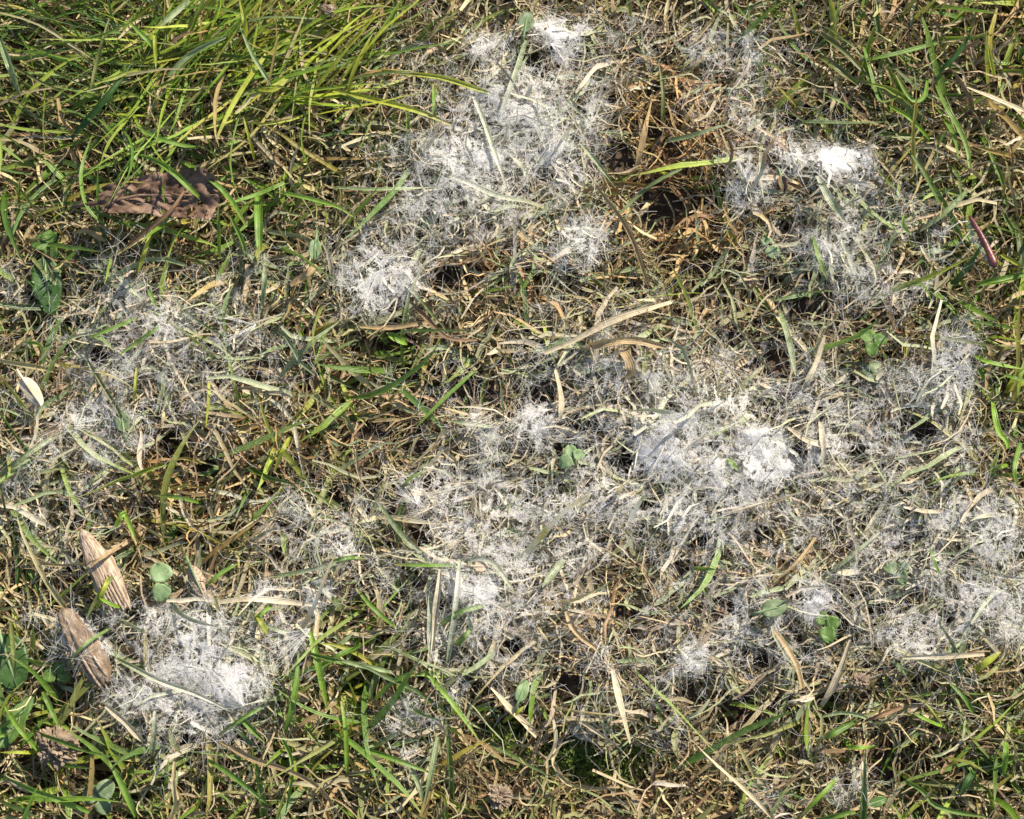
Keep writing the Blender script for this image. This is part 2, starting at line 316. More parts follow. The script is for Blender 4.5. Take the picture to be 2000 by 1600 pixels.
def blades(pos, az, L, W, pitch, droop, curl, twist, fold, seg, c0, c1, wig=0.0, blunt=0.0, rooted=True, lift=.0003, centre_mould=True, mscale=1.0, across=3, tip=None, thin=0.0):
    n = len(L)
    s = np.linspace(0, 1, seg + 1)
    r = np.random.default_rng(n + seg)
    ph = r.random((n, 2)) * 6.28; fr = 1 + 2.2 * r.random((n, 1))
    a = az[:, None] + curl[:, None] * s + wig * np.sin(ph[:, :1] + fr * 6.28 * s)
    p = pitch[:, None] - droop[:, None] * s + wig * .6 * np.sin(ph[:, 1:] + fr * 5 * s)
    T = np.stack([np.cos(p) * np.cos(a), np.cos(p) * np.sin(a), np.sin(p)], -1)
    st = T[:, :-1] * (L / seg)[:, None, None]
    P = np.concatenate([np.zeros((n, 1, 3)), np.cumsum(st, 1)], 1)
    if not rooted: P -= P.mean(1, keepdims=True)
    P += pos[:, None, :]
    if thin:                                               # nothing lies across the dark openings
        pq = pix(P); ok = ~((pit(*pq) > .55).any(1) & (r.random(n) < thin))
        P, T, a, ph, fr, L, W, twist, fold, c0, c1 = [q_[ok] for q_ in (P, T, a, ph, fr, L, W, twist, fold, c0, c1)]; n = len(P)
    gz = ground_z(P[..., 0], P[..., 1]) + lift
    P[..., 2] = np.maximum(P[..., 2], gz + .0004 * r.random((n, 1)))
    side = np.stack([-np.sin(a), np.cos(a), np.zeros_like(a)], -1)
    nrm = np.cross(T, side)
    tw = twist[:, 0:1] + twist[:, 1:2] * s
    S = side * np.cos(tw)[..., None] + nrm * np.sin(tw)[..., None]
    Nn = -side * np.sin(tw)[..., None] + nrm * np.cos(tw)[..., None]
    prof = np.minimum(1, .55 + 2.2 * s) * (1 - (1 - blunt) * np.clip((s - .45) / .55, 0, 1) ** 1.8)
    hw = .5 * W[:, None] * prof * (1 + .18 * np.sin(ph[:, 1:] * 3 + fr * 9 * s)) + 2e-5
    V = [];  q = np.linspace(-1, 1, across)
    for u in q:
        V.append(P + S * (hw * u)[..., None] + Nn * (hw * fold[:, None] * (abs(u) - .5))[..., None])
    V = np.stack(V, 2)                                     # n, seg+1, across, 3
    idx = np.arange(n * (seg + 1) * across).reshape(n, seg + 1, across)
    F = np.stack([idx[:, :-1, :-1], idx[:, :-1, 1:], idx[:, 1:, 1:], idx[:, 1:, :-1]], -1).reshape(-1, 4)
    cc = c0[:, None, :] * (1 - s)[None, :, None] + c1[:, None, :] * s[None, :, None]
    if tip is not None:
        k = np.clip((s - .8) / .2, 0, 1)[None, :, None] * tip[1][:, None, None]
        cc = cc * (1 - k) + tip[0][:, None, :] * k
    cc = np.repeat(cc[:, :, None, :], across, 2).reshape(-1, 3)
    px, py = pix(P)
    mo = np.repeat((coat_map(px, py) * mscale)[:, :, None], across, 2).ravel()
    ac = np.broadcast_to(q, (n, seg + 1, across)).ravel()
    return V.reshape(-1, 3), F, {'col': np.clip(cc, 0, 1), 'mould': mo, 'across': ac}, P

def pick(pal, n, w=None):
    pal = np.array(pal); i = rng.choice(len(pal), n, p=None if w is None else np.array(w) / np.sum(w))
    return pal[i] * (0.75 + .5 * rng.random((n, 1))) * (1 + .12 * (rng.random((n, 3)) - .5))
STRAW = [(.55, .42, .21), (.60, .50, .29), (.42, .29, .13), (.27, .17, .085), (.46, .40, .23), (.36, .33, .13), (.25, .26, .08)]
GOLDP = [(.62, .43, .18), (.54, .33, .12), (.36, .19, .07), (.68, .53, .27)]
GREENS = [(.17, .28, .035), (.24, .35, .045), (.10, .19, .028), (.33, .40, .055), (.24, .26, .06), (.15, .22, .06)]

def scatter(n):
    x = rng.uniform(-.29, .29, n); y = rng.uniform(-.25, .27, n)
    px, py = pix(np.stack([x, y, np.full(n, .008)], -1))
    return x, y, px, py

# dead thatch, lying flat and tangled: matted in clumps that share a crown, a lie and a colour
nc, per = 2600, 14
n = nc * per
ux = np.repeat(rng.uniform(-.29, .29, nc), per); uy = np.repeat(rng.uniform(-.25, .27, nc), per)
x = ux + rng.normal(0, 7, n) * MM; y = uy + rng.normal(0, 7, n) * MM
caz = np.repeat(rng.uniform(0, 6.283, nc), per); ctone = np.repeat(rng.uniform(.7, 1.3, nc), per); cpick = np.repeat(rng.integers(0, 7, nc), per); clay = np.repeat(rng.random(nc), per)
px, py = pix(np.stack([x, y, np.full(n, .008)], -1))
keep = rng.random(n) > .75 * blobs(px, py, HOLLOW) + .3 * blobs(px, py, [(330, 100, 380, 180, 0, 1)])
x, y, px, py, caz, ctone, cpick, clay = [q_[keep] for q_ in (x, y, px, py, caz, ctone, cpick, clay)]; n = len(x)
gold = blobs(px, py, GOLD); gold_pick = rng.random(n) < gold * .95
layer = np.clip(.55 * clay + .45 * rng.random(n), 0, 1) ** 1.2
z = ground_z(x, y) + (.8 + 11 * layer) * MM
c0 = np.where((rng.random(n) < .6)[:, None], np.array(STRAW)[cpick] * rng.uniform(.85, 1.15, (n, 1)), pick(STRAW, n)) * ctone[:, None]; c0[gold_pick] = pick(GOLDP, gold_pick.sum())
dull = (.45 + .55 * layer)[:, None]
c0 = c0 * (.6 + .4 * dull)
Ls = np.exp(rng.normal(math.log(25), .5, n)) * MM; Ls = np.clip(Ls, 6 * MM, 60 * MM)
Ws = np.where(rng.random(n) < .6, rng.uniform(.45, 1.05, n), rng.uniform(1.0, 2.4, n)) * MM
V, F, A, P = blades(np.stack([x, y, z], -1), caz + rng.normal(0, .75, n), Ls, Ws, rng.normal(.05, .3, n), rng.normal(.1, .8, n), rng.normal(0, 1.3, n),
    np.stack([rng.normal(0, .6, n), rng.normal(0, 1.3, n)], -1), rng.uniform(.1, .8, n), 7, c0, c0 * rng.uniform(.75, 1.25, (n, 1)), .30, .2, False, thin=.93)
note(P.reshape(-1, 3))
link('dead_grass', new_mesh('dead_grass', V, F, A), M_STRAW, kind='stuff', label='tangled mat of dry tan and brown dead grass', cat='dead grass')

# thin curled dry stems on top
n = 9500
x, y, px, py = scatter(n)
keep = rng.random(n) > .8 * blobs(px, py, [(330, 100, 380, 180, 0, 1)]) + .5 * blobs(px, py, HOLLOW)
x, y, px, py = x[keep], y[keep], px[keep], py[keep]; n = len(x)
z = ground_z(x, y) + rng.uniform(4, 13, n) * MM
c0 = pick(STRAW[:5], n)
g = rng.random(n) < blobs(px, py, GOLD) * .8; c0[g] = pick(GOLDP, g.sum())
V, F, A, P = blades(np.stack([x, y, z], -1), rng.uniform(0, 6.283, n), rng.uniform(14, 48, n) * MM, rng.uniform(.35, .8, n) * MM, rng.normal(.0, .3, n), rng.normal(0, .8, n),
    rng.normal(0, 1.9, n), np.stack([rng.normal(0, .8, n), rng.normal(0, 2, n)], -1), np.full(n, .9), 11, c0, c0 * .9, .35, .6, False, thin=.8)
note(P.reshape(-1, 3))
link('dry_grass', new_mesh('dry_grass', V, F, A), M_STRAW, kind='stuff', label='thin curled dry grass stems tangled over the turf', cat='dead grass')

# pale combed straw, whitened by the mould, lying in its top
n = 21000
x, y, px, py = scatter(n)
keep = rng.random(n) < .85 * coat_map(px, py) + .08
x, y, px, py = x[keep], y[keep], px[keep], py[keep]; n = len(x)
z = ground_z(x, y) + rng.uniform(8, 13.5, n) * MM
c0 = pick([(.52, .45, .30), (.46, .38, .24), (.36, .36, .20), (.58, .52, .38), (.30, .35, .16), (.25, .31, .13), (.36, .40, .22), (.42, .31, .17)], n)
V, F, A, P = blades(np.stack([x, y, z], -1), np.where(rng.random(n) < .5, rng.normal(.5, .5, n), rng.uniform(0, 6.283, n)), np.clip(np.exp(rng.normal(math.log(24), .5, n)), 8, 60) * MM,
    np.where(rng.random(n) < .65, rng.uniform(.4, 1.0, n), rng.uniform(1.0, 2.2, n)) * MM, rng.normal(.0, .2, n), rng.normal(.1, .6, n), rng.normal(0, 1.0, n),
    np.stack([rng.normal(0, .5, n), rng.normal(0, 1.0, n)], -1), rng.uniform(.2, .8, n), 7, c0, c0 * rng.uniform(.85, 1.2, (n, 1)), .24, .2, False, mscale=.75, thin=.95)
note(P.reshape(-1, 3))
link('hay', new_mesh('hay', V, F, A), M_STRAW, kind='stuff', label='pale combed dead grass whitened by mould', cat='dead grass')

# short crimped straw crowns that stand up in golden places
n = 3600
x, y, px, py = scatter(n)
keep = rng.random(n) < .12 + blobs(px, py, GOLD)
x, y, px, py = x[keep], y[keep], px[keep], py[keep]; n = len(x)
c0 = pick(GOLDP + STRAW[:2], n)
V, F, A, P = blades(np.stack([x, y, ground_z(x, y) + 3 * MM], -1), rng.uniform(0, 6.283, n), rng.uniform(8, 20, n) * MM, rng.uniform(1.2, 3.2, n) * MM, rng.uniform(.3, 1.2, n), rng.uniform(.8, 2.6, n),
    rng.normal(0, 1.2, n), np.stack([rng.normal(0, .5, n), rng.normal(0, 1.5, n)], -1), rng.uniform(.2, .9, n), 8, c0 * .8, c0 * 1.1, .25, .4, thin=.9)
note(P.reshape(-1, 3))
link('straw', new_mesh('straw', V, F, A), M_STRAW, kind='stuff', label='short golden crimped straw sprouting in clumps', cat='straw')

# living grass
n = 26000
x, y, px, py = scatter(n)
gr = np.clip(blobs(px, py, GREEN), 0, 1.2)
inside = (px > -60) & (px < 2060) & (py > -60) & (py < 1660)
gr = np.where(inside, gr, np.maximum(gr, .5))
keep = rng.random(n) < .035 + .46 * gr ** 1.2 + .35 * blobs(px, py, [(330, 110, 400, 180, 0, 1)])
x, y, px, py, gr = x[keep], y[keep], px[keep], py[keep], gr[keep]; n = len(x)
tuft = rng.random(n) < blobs(px, py, [(300, 110, 420, 190, 0, 1.2), (560, 190, 140, 130, 0, 1)])
az = rng.uniform(0, 6.283, n)
lean = np.where(px < 250, rng.choice([0.1, 2.6, -.3], n), .75)
az[tuft] = (lean + rng.normal(0, .42, n) + math.pi * (rng.random(n) < .3))[tuft]
Ls = np.where(tuft, rng.uniform(26, 62, n), np.clip(np.exp(rng.normal(math.log(26), .45, n)), 9, 60)) * MM
Ws = np.where(tuft, rng.uniform(.6, 1.6, n), rng.uniform(1.2, 2.9, n)) * MM
c0 = pick(GREENS, n, [3, 3, 2, 1.6, 2, 1.5])
br = blobs(px, py, [(540, 190, 150, 120, 0, 1), (420, 120, 200, 150, 0, .6), (650, 1330, 160, 120, 0, .5), (1960, 720, 80, 200, 0, .6)])
k = rng.random(n) < br * .8; c0[k] = pick([(.30, .42, .04), (.42, .46, .05), (.22, .38, .035)], k.sum())
k = (rng.random(n) < .16); c0[k] = pick([(.42, .36, .07), (.40, .29, .10), (.46, .38, .2)], k.sum())
under = rng.random(n)
z0 = ground_z(x, y) + np.where(tuft, 4 + 14 * under, 1 + 9 * under) * MM
V, F, A, P = blades(np.stack([x, y, z0], -1), az, Ls, Ws, np.where(tuft, rng.normal(.25, .25, n), rng.normal(.35, .4, n)), np.where(tuft, rng.uniform(.0, .9, n), rng.uniform(.1, 1.3, n)), rng.normal(0, .55, n),
    np.stack([rng.normal(0, .5, n), rng.normal(0, .6, n)], -1), rng.uniform(.3, .9, n), 8, c0, c0 * rng.uniform(.8, 1.3, (n, 1)), .07, .05,
    tip=(np.broadcast_to(np.array([.45, .36, .17]), (n, 3)), (rng.random(n) < .35) * rng.random(n)), mscale=.9)
note(P.reshape(-1, 3))
link('grass', new_mesh('grass', V, F, A), M_GREEN, kind='stuff', label='living green grass growing through the dead thatch', cat='grass')

# the turf goes on around the spot
n = 20000
x = rng.uniform(-.62, .62, n); y = rng.uniform(-.55, .62, n)
keep = (np.abs(x) > .27) | (y < -.23) | (y > .25)
x, y = x[keep], y[keep]; n = len(x)
live = rng.random(n) < .55
c0 = np.where(live[:, None], pick(GREENS, n), pick(STRAW, n))
V, F, A, P = blades(np.stack([x, y, ground_z(x, y) + rng.uniform(1, 10, n) * MM], -1), rng.uniform(0, 6.283, n), rng.uniform(22, 55, n) * MM, rng.uniform(1.4, 3.4, n) * MM, rng.normal(.3, .3, n), rng.uniform(.1, 1.2, n), rng.normal(0, .7, n),
    np.stack([rng.normal(0, .5, n), rng.normal(0, .7, n)], -1), rng.uniform(.3, .9, n), 4, c0, c0 * 1.1, .1, .1, mscale=0.0)
link('turf', new_mesh('turf', V, F, A), M_GREEN, kind='stuff', label='mixed green and dry turf surrounding the mouldy spot', cat='grass')

# moss in the bare gaps
MOSS = [(450,1090,70,60),(520,1350,25,20),(600,1570,120,50),(1130,1490,120,70),(990,1450,70,50),(680,1350,60,50),(1480,1570,90,50),(700,1370,50,40),(1210,1440,80,60),(120,1590,120,50),(1450,1560,50,40),(1600,1430,60,40),(740,740,40,25),(420,1110,50,70),(1900,640,60,50),(1590,1240,30,20),(1950,1550,60,60)]
mp = []
for cx, cy, rx, ry in MOSS:
    k = int(rx * ry * .09) + 30
    mp.append(np.stack([cx + rng.normal(0, .5, k) * rx, cy + rng.normal(0, .5, k) * ry], -1))
mp = np.concatenate(mp); n0 = len(mp)
mp = np.repeat(mp, 7, 0); n = len(mp)
b = at(mp[:, 0], mp[:, 1], .002); hz = np.repeat(rng.uniform(.5, 4.5, n0), 7) * MM
b[:, 2] = ground_z(b[:, 0], b[:, 1]) + hz
c0 = pick([(.07, .13, .015), (.14, .22, .02), (.04, .08, .012), (.24, .27, .04)], n)
V, F, A, P = blades(b, rng.uniform(0, 6.283, n), rng.uniform(1.0, 2.6, n) * MM, rng.uniform(.3, .6, n) * MM, rng.uniform(.1, 1.1, n), rng.uniform(0, .6, n), rng.normal(0, .3, n), np.zeros((n, 2)), np.full(n, .4), 2, c0, c0 * 1.3, mscale=.3)
link('moss', new_mesh('moss', V, F, A), M_MOSS, kind='stuff', label='low feathery green moss in the dark gaps', cat='moss')

# crumbs of soil lying in the gaps
n = 5200
x, y, px, py = scatter(n)
ico = np.array([(0, 0, 1), (.9, 0, .3), (.28, .85, .3), (-.72, .53, .3), (-.72, -.53, .3), (.28, -.85, .3), (.5, .5, -.6), (-.6, .2, -.6), (.1, -.7, -.6)])
fi = np.array([(0, 1, 2), (0, 2, 3), (0, 3, 4), (0, 4, 5), (0, 5, 1), (1, 6, 2), (2, 7, 3), (3, 7, 4), (4, 8, 5), (5, 8, 1), (1, 8, 6), (6, 7, 2), (7, 8, 4)])
r = np.exp(rng.normal(math.log(.9), .5, n)) * MM
V = ico[None] * r[:, None, None] * rng.uniform(.6, 1.3, (n, 9, 1)) + np.stack([x, y, ground_z(x, y) + .6 * r], -1)[:, None]
F = (fi[None] + 9 * np.arange(n)[:, None, None]).reshape(-1, 3)
link('dirt', new_mesh('dirt', V, F, smooth=False), M_SOIL, kind='stuff', label='loose dark soil crumbs between the stems', cat='dirt')

# ------------------------------------------------------------------ canopy height, used to rest things on the turf
def box(a, r, f=None):
    out = a.copy()
    for ax in (0, 1):
        acc = [np.roll(out, k, ax) for k in range(-r, r + 1)]
        out = np.max(acc, 0) if f == 'max' else np.mean(acc, 0)
    return out
g0 = ground_z(*np.meshgrid(CX0 + CAN_H * (np.arange(CNX) + .5), CY0 + CAN_H * (np.arange(CNY) + .5)))
canopy = np.maximum(canopy, g0)
can_mean = box(canopy, 2); can_top = box(box(canopy, 1, 'max'), 2)
def sample(grid, x, y):
    u = np.clip((x - CX0) / CAN_H - .5, 0, CNX - 2.001); v = np.clip((y - CY0) / CAN_H - .5, 0, CNY - 2.001)
    i, j = u.astype(int), v.astype(int); fu, fv = u - i, v - j
    return (grid[j, i] * (1 - fu) + grid[j, i + 1] * fu) * (1 - fv) + (grid[j + 1, i] * (1 - fu) + grid[j + 1, i + 1] * fu) * fv
def on_turf(px, py, k=.6):
    """pixel -> point resting in the top of the turf"""
    p = at(px, py, .012)
    for _ in range(3):
        z = (1 - k) * sample(can_mean, p[..., 0], p[..., 1]) + k * sample(can_top, p[..., 0], p[..., 1])
        p = at(px, py, z)
    return p

# ------------------------------------------------------------------ clover and broad leaves
def leaf_mesh(name, L, W, fold, droop, notch, nu=9, nv=7, seed=0, pointed=0.0):
    """a leaflet from its stalk at the origin along +X, with a real thickness"""
    u = np.linspace(0, 1, nu); v = np.linspace(-1, 1, nv)
    U, Vv = np.meshgrid(u, v, indexing='ij')
    prof = np.sqrt(np.clip(1 - (2 * (U ** (1 - .35 * (pointed <= 0)) ) - 1) ** 2, 0, 1)) * (1 - pointed * U ** 2) + .03
    x = L * (U - notch * (1 - np.abs(Vv)) * U ** 6 * .25); y = W * .5 * prof * Vv
    r = np.random.default_rng(seed)
    z = fold * np.abs(y) + droop * -L * U ** 2 + .03 * L * np.sin(9 * U + r.random() * 6) * np.abs(Vv) + L * .015 * np.cos(5 * Vv * 3 + 16 * U)
    top = np.stack([x, y, z], -1).reshape(-1, 3); bot = top - [0, 0, .00018]
    ix = np.arange(nu * nv).reshape(nu, nv); f = np.stack([ix[:-1, :-1], ix[1:, :-1], ix[1:, 1:], ix[:-1, 1:]], -1).reshape(-1, 4)
    rim = np.r_[ix[0], ix[1:, -1], ix[-1, -2::-1], ix[-2:0:-1, 0]]; k = nu * nv
    g = np.stack([rim, np.roll(rim, -1), np.roll(rim, -1) + k, rim + k], -1)
    return new_mesh(name, np.concatenate([top, bot]), np.concatenate([f, f[:, ::-1] + k, g]))
def tube(name, pts, rad, seg=8, cap=True, wob=0, seed=0):
    pts = np.asarray(pts, float); n = len(pts); rad = np.broadcast_to(rad, n)
    T = np.gradient(pts, axis=0); T /= np.linalg.norm(T, axis=1)[:, None]
    s = np.cross(T, [0, 0, 1.]); s /= np.linalg.norm(s, axis=1)[:, None]; b = np.cross(s, T)
    a = np.linspace(0, 2 * np.pi, seg, endpoint=False); r = np.random.default_rng(seed)
    R = rad[:, None] * (1 + wob * (r.random((n, seg)) - .5))
    V = pts[:, None] + R[..., None] * (np.cos(a)[:, None] * s[:, None] + np.sin(a)[:, None] * b[:, None])
    ix = np.arange(n * seg).reshape(n, seg); nx = np.roll(ix, -1, 1)
    F = np.stack([ix[:-1], nx[:-1], nx[1:], ix[1:]], -1).reshape(-1, 4)
    V = np.concatenate([V.reshape(-1, 3), pts[:1], pts[-1:]]); k = n * seg
    caps = [np.stack([np.full(seg, k), nx[0], ix[0], ix[0]], -1), np.stack([np.full(seg, k + 1), ix[-1], nx[-1], nx[-1]], -1)]
    tri = np.concatenate([c[:, :3] for c in caps])
    me = bpy.data.meshes.new(name); me.from_pydata(V.tolist(), [], F.tolist() + tri.tolist()); me.update()
    me.polygons.foreach_set('use_smooth', np.ones(len(me.polygons), bool))
    return me
def clover(px, py, size, angs, mat, label, tilt=.1, fold=.25, lift=2.0, kk=.8, stalk=True):
    lift, kk = (lift, kk) if px in (322, 1118) else (lift - 3.2, min(kk, .6))
    p = on_turf(px, py, kk); p = at(px, py, p[2] + lift * MM)
    e = empty('clover', p, label, 'clover')
    for i, a in enumerate(angs):
        L = size * PXM * (1 + .12 * math.sin(i * 2.3 + px))
        o = link('leaflet', leaf_mesh('leaflet', L, L * .92, fold + .1 * math.sin(px + i), .12 + .1 * math.sin(py + i), .6, seed=i), mat, parent=e)
        o.rotation_euler = (.25 * math.sin(i * 3 + px), tilt * math.sin(i + py), math.radians(a))
        o.location = (.0004 * math.cos(math.radians(a)), .0004 * math.sin(math.radians(a)), .0002 * i)
    if stalk:
        gz = float(ground_z(np.array([p[0] + .004]), np.array([p[1] - .003]))[0]) - p[2]
        link('stalk', tube('stalk', [(0, 0, -.0002), (.001, -.0008, gz * .3), (.003, -.002, gz * .7), (.004, -.003, gz)], [.0004, .0005, .0005, .0006]), M_CLOVERP, parent=e)
    return e
clover(322, 1139, 40, [115, -110], M_CLOVERP, 'two-leaved pale green clover beside the upper wood splinter', lift=4)
clover(1118, 893, 27, [105, -145, 20], M_CLOVERP, 'small bright clover sprig with three leaflets in a dark mould hole', lift=5)
clover(1704, 668, 30, [130, 15, -100], M_CLOVER, 'dark green clover half hidden under combed straw', lift=3)
clover(1702, 730, 26, [140, 60, -80], M_GREY, 'greyish clover with blunt leaflets beside the darker clover', lift=3)
clover(1500, 480, 26, [110, -60], M_CLOVERP, 'pale clover pair beside the brown curled straw', lift=3)
clover(1612, 1222, 30, [115, 20, -80], M_CLOVER, 'clover with one upright leaflet beside a bright mould tuft', lift=4)
clover(95, 478, 34, [170, 85, -70], M_CLOVER, 'clover with three leaflets near the turf below the dead leaf', lift=0, kk=.5)
clover(195, 1560, 36, [150, 60, -60], M_GREY, 'dark grey-green clover below the soil clod', lift=2, kk=.4)
clover(112, 1318, 26, [80, 190, -20], M_CLOVER, 'young clover sprout between broad leaf and wood splinter', lift=3)
clover(1755, 1115, 26, [160, 40, -70], M_GREY, 'greyish clover lying under the broad grey veil', lift=2)
def broad(px, py, L, W, ang, mat, label, name='broad_leaf', lift=2, tilt=(0, 0), fold=.12, droop=.08, pointed=.3, kk=.8):
    lift = lift - (2.5 if mat is not M_LEAF else 0); p = on_turf(px, py, kk); a = math.radians(ang)
    p = at(px - L / 2 * math.cos(a), py + L / 2 * math.sin(a), p[2] + lift * MM)
    e = empty(name, p, label, 'leaf')
    o = link('blade', leaf_mesh('blade', L * PXM, W * PXM, fold, droop, 0, 14, 9, int(px), pointed), mat, parent=e)
    o.rotation_euler = (tilt[0], tilt[1], a)
    r = .0006 + .00001 * W
    rib = link('midrib', tube('midrib', [(-.004, 0, -.001), (0, 0, 0), (L * PXM * .5, 0, -droop * L * PXM * .25 + .0001), (L * PXM * .95, 0, -droop * L * PXM * .9 + .0001)], [r * .7, r * .6, r * .4, r * .15]), M_CLOVERP if mat is not M_SCRAP else M_SCRAP, parent=e)
    rib.rotation_euler = o.rotation_euler
    return e
broad(18, 1290, 110, 84, -70, M_DOCK, 'broad dark green leaf beside the lower wood splinter', lift=-1, kk=.3)
broad(26, 1410, 120, 44, 60, M_CLOVER, 'broad pale green strap leaf below the dark broad leaf', lift=0, pointed=.6, kk=.5)
broad(95, 560, 120, 62, -80, M_DOCK, 'broad dark leaf sunk in the turf under mould wisps', lift=0, kk=.4)
broad(1028, 40, 48, 34, 80, M_GREY, 'grey-green oval leaf below a white mould peak', lift=4)
broad(615, 488, 42, 24, -95, M_CLOVERP, 'small pale oval leaf standing by green blades', lift=5, pointed=.1)
broad(238, 822, 44, 30, 100, M_GREY, 'oval grey leaf beside the bluish mould tuft', lift=3, pointed=.1)
broad(940, 1106, 26, 22, 0, M_SCRAP, 'round whitened leaf in the mould-coated sheaf', lift=4, pointed=0)
broad(1512, 1188, 52, 36, 15, M_GREY, 'ragged grey-green leaf caught in mould near brown straw', lift=4)
broad(1020, 1350, 46, 24, 70, M_CLOVERP, 'upright pale leaf over mossy bare soil', lift=4, pointed=.2)
broad(1715, 1566, 36, 20, 20, M_CLOVER, 'small green leaf in thin open turf', lift=3)
broad(62, 765, 70, 34, -55, M_SCRAP, 'pale cream curled leaf scrap on the webbed turf', name='dry_leaf', lift=5, fold=-.5, pointed=.3)
broad(1528, 362, 36, 20, -80, M_LEAF, 'crumpled reddish brown leaf scrap beside the white mould pad', name='dry_leaf', lift=2.5, fold=1.1, pointed=.5)
broad(385, 1135, 70, 30, -65, M_WOOD, 'brown crumpled leaf scrap beside the pale two-leaved clover', name='dry_leaf', lift=3, fold=-.6, pointed=.1)
broad(1575, 1365, 32, 13, 10, M_SCRAP, 'small pale husk lying on thin open turf', name='dry_leaf', lift=4, fold=.4, pointed=.3)
broad(1000, 1385, 34, 24, -50, M_WOOD, 'tan broken husk at the foot of a yellow-green blade', name='dry_leaf', lift=2, fold=.5, pointed=.2)

# the brown dead leaf: torn, holed and curled
def dead_leaf():
    nu, nv = 80, 26
    u = np.linspace(0, 1, nu); v = np.linspace(-1, 1, nv); U, Vv = np.meshgrid(u, v, indexing='ij')
    L, W = 262 * PXM, 100 * PXM
    half = np.interp(U, [0, .15, .4, .55, .75, .92, 1], [.38, .60, .72, .88, 1.0, 1.0, .80]) * (1 + .16 * (fbm(U * 14, Vv * 2 + 3, 2) - .5))
    x = L * U + .0012 * Vv ** 2 - .003 * (U > .9) * Vv ** 2; y = W * .5 * half * Vv + .0025 * np.sin(U * 3)
    z = .0026 * Vv ** 2 * half + .0020 * np.sin(U * 8) + .0058 * (fbm(U * 8, Vv * 2.5, 5) - .5) + .0016 * (vnoise(U * 26, Vv * 7, 2) - .5) - .0007 * np.exp(-((np.mod(U * 9 - np.abs(Vv) * 1.6, 1) - .5) / .09) ** 2)
    top = np.stack([x, y, z], -1).reshape(-1, 3); bot = top - [0, 0, .00025]
    ix = np.arange(nu * nv).reshape(nu, nv)
    okc = np.ones((nu - 1, nv - 1), bool); cu = x[:-1, :-1]; cv = y[:-1, :-1]
    for hx, hy, r in ((.93, .05, .0011), (.84, -.25, .0013), (.78, -.62, .0022), (.45, .1, .0012), (.30, .35, .0014), (.74, .2, .0009), (.55, -.5, .0012)):
        okc &= np.hypot(cu - hx * L, cv - hy * W * .45) > r
    okc &= np.abs(Vv[:-1, :-1]) < .85 + .5 * fbm(U[:-1, :-1] * 30, Vv[:-1, :-1] * 3, 4)
    okc &= (U[:-1, :-1] > .0 + .16 * fbm(Vv[:-1, :-1] * 4, U[:-1, :-1] * 8, 6)) & (U[:-1, :-1] < .9 + .2 * fbm(Vv[:-1, :-1] * 4, U[:-1, :-1] * 8, 1))
    f = np.stack([ix[:-1, :-1], ix[1:, :-1], ix[1:, 1:], ix[:-1, 1:]], -1)[okc]
    k = nu * nv
    me = new_mesh('blade', np.concatenate([top, bot]), np.concatenate([f, f[:, ::-1] + k]))
    p = at(170, 398, on_turf(300, 385, .5)[2] + 3.8 * MM)
    e = empty('dead_leaf', p, 'brown dead leaf with holes lying under green blades', 'dead leaf')
    e.rotation_euler = (.12, -.03, math.radians(2))
    link('blade', me, M_LEAF, parent=e)
    link('midrib', tube('midrib', [(-.006, -.001, 0), (.01, .0004, .0012), (L * .4, .0022, .0016), (L * .7, .002, -.0012), (L * .97, .0008, .0026)], [.0009, .0008, .0006, .0005, .0002]), M_LEAF, parent=e)
dead_leaf()

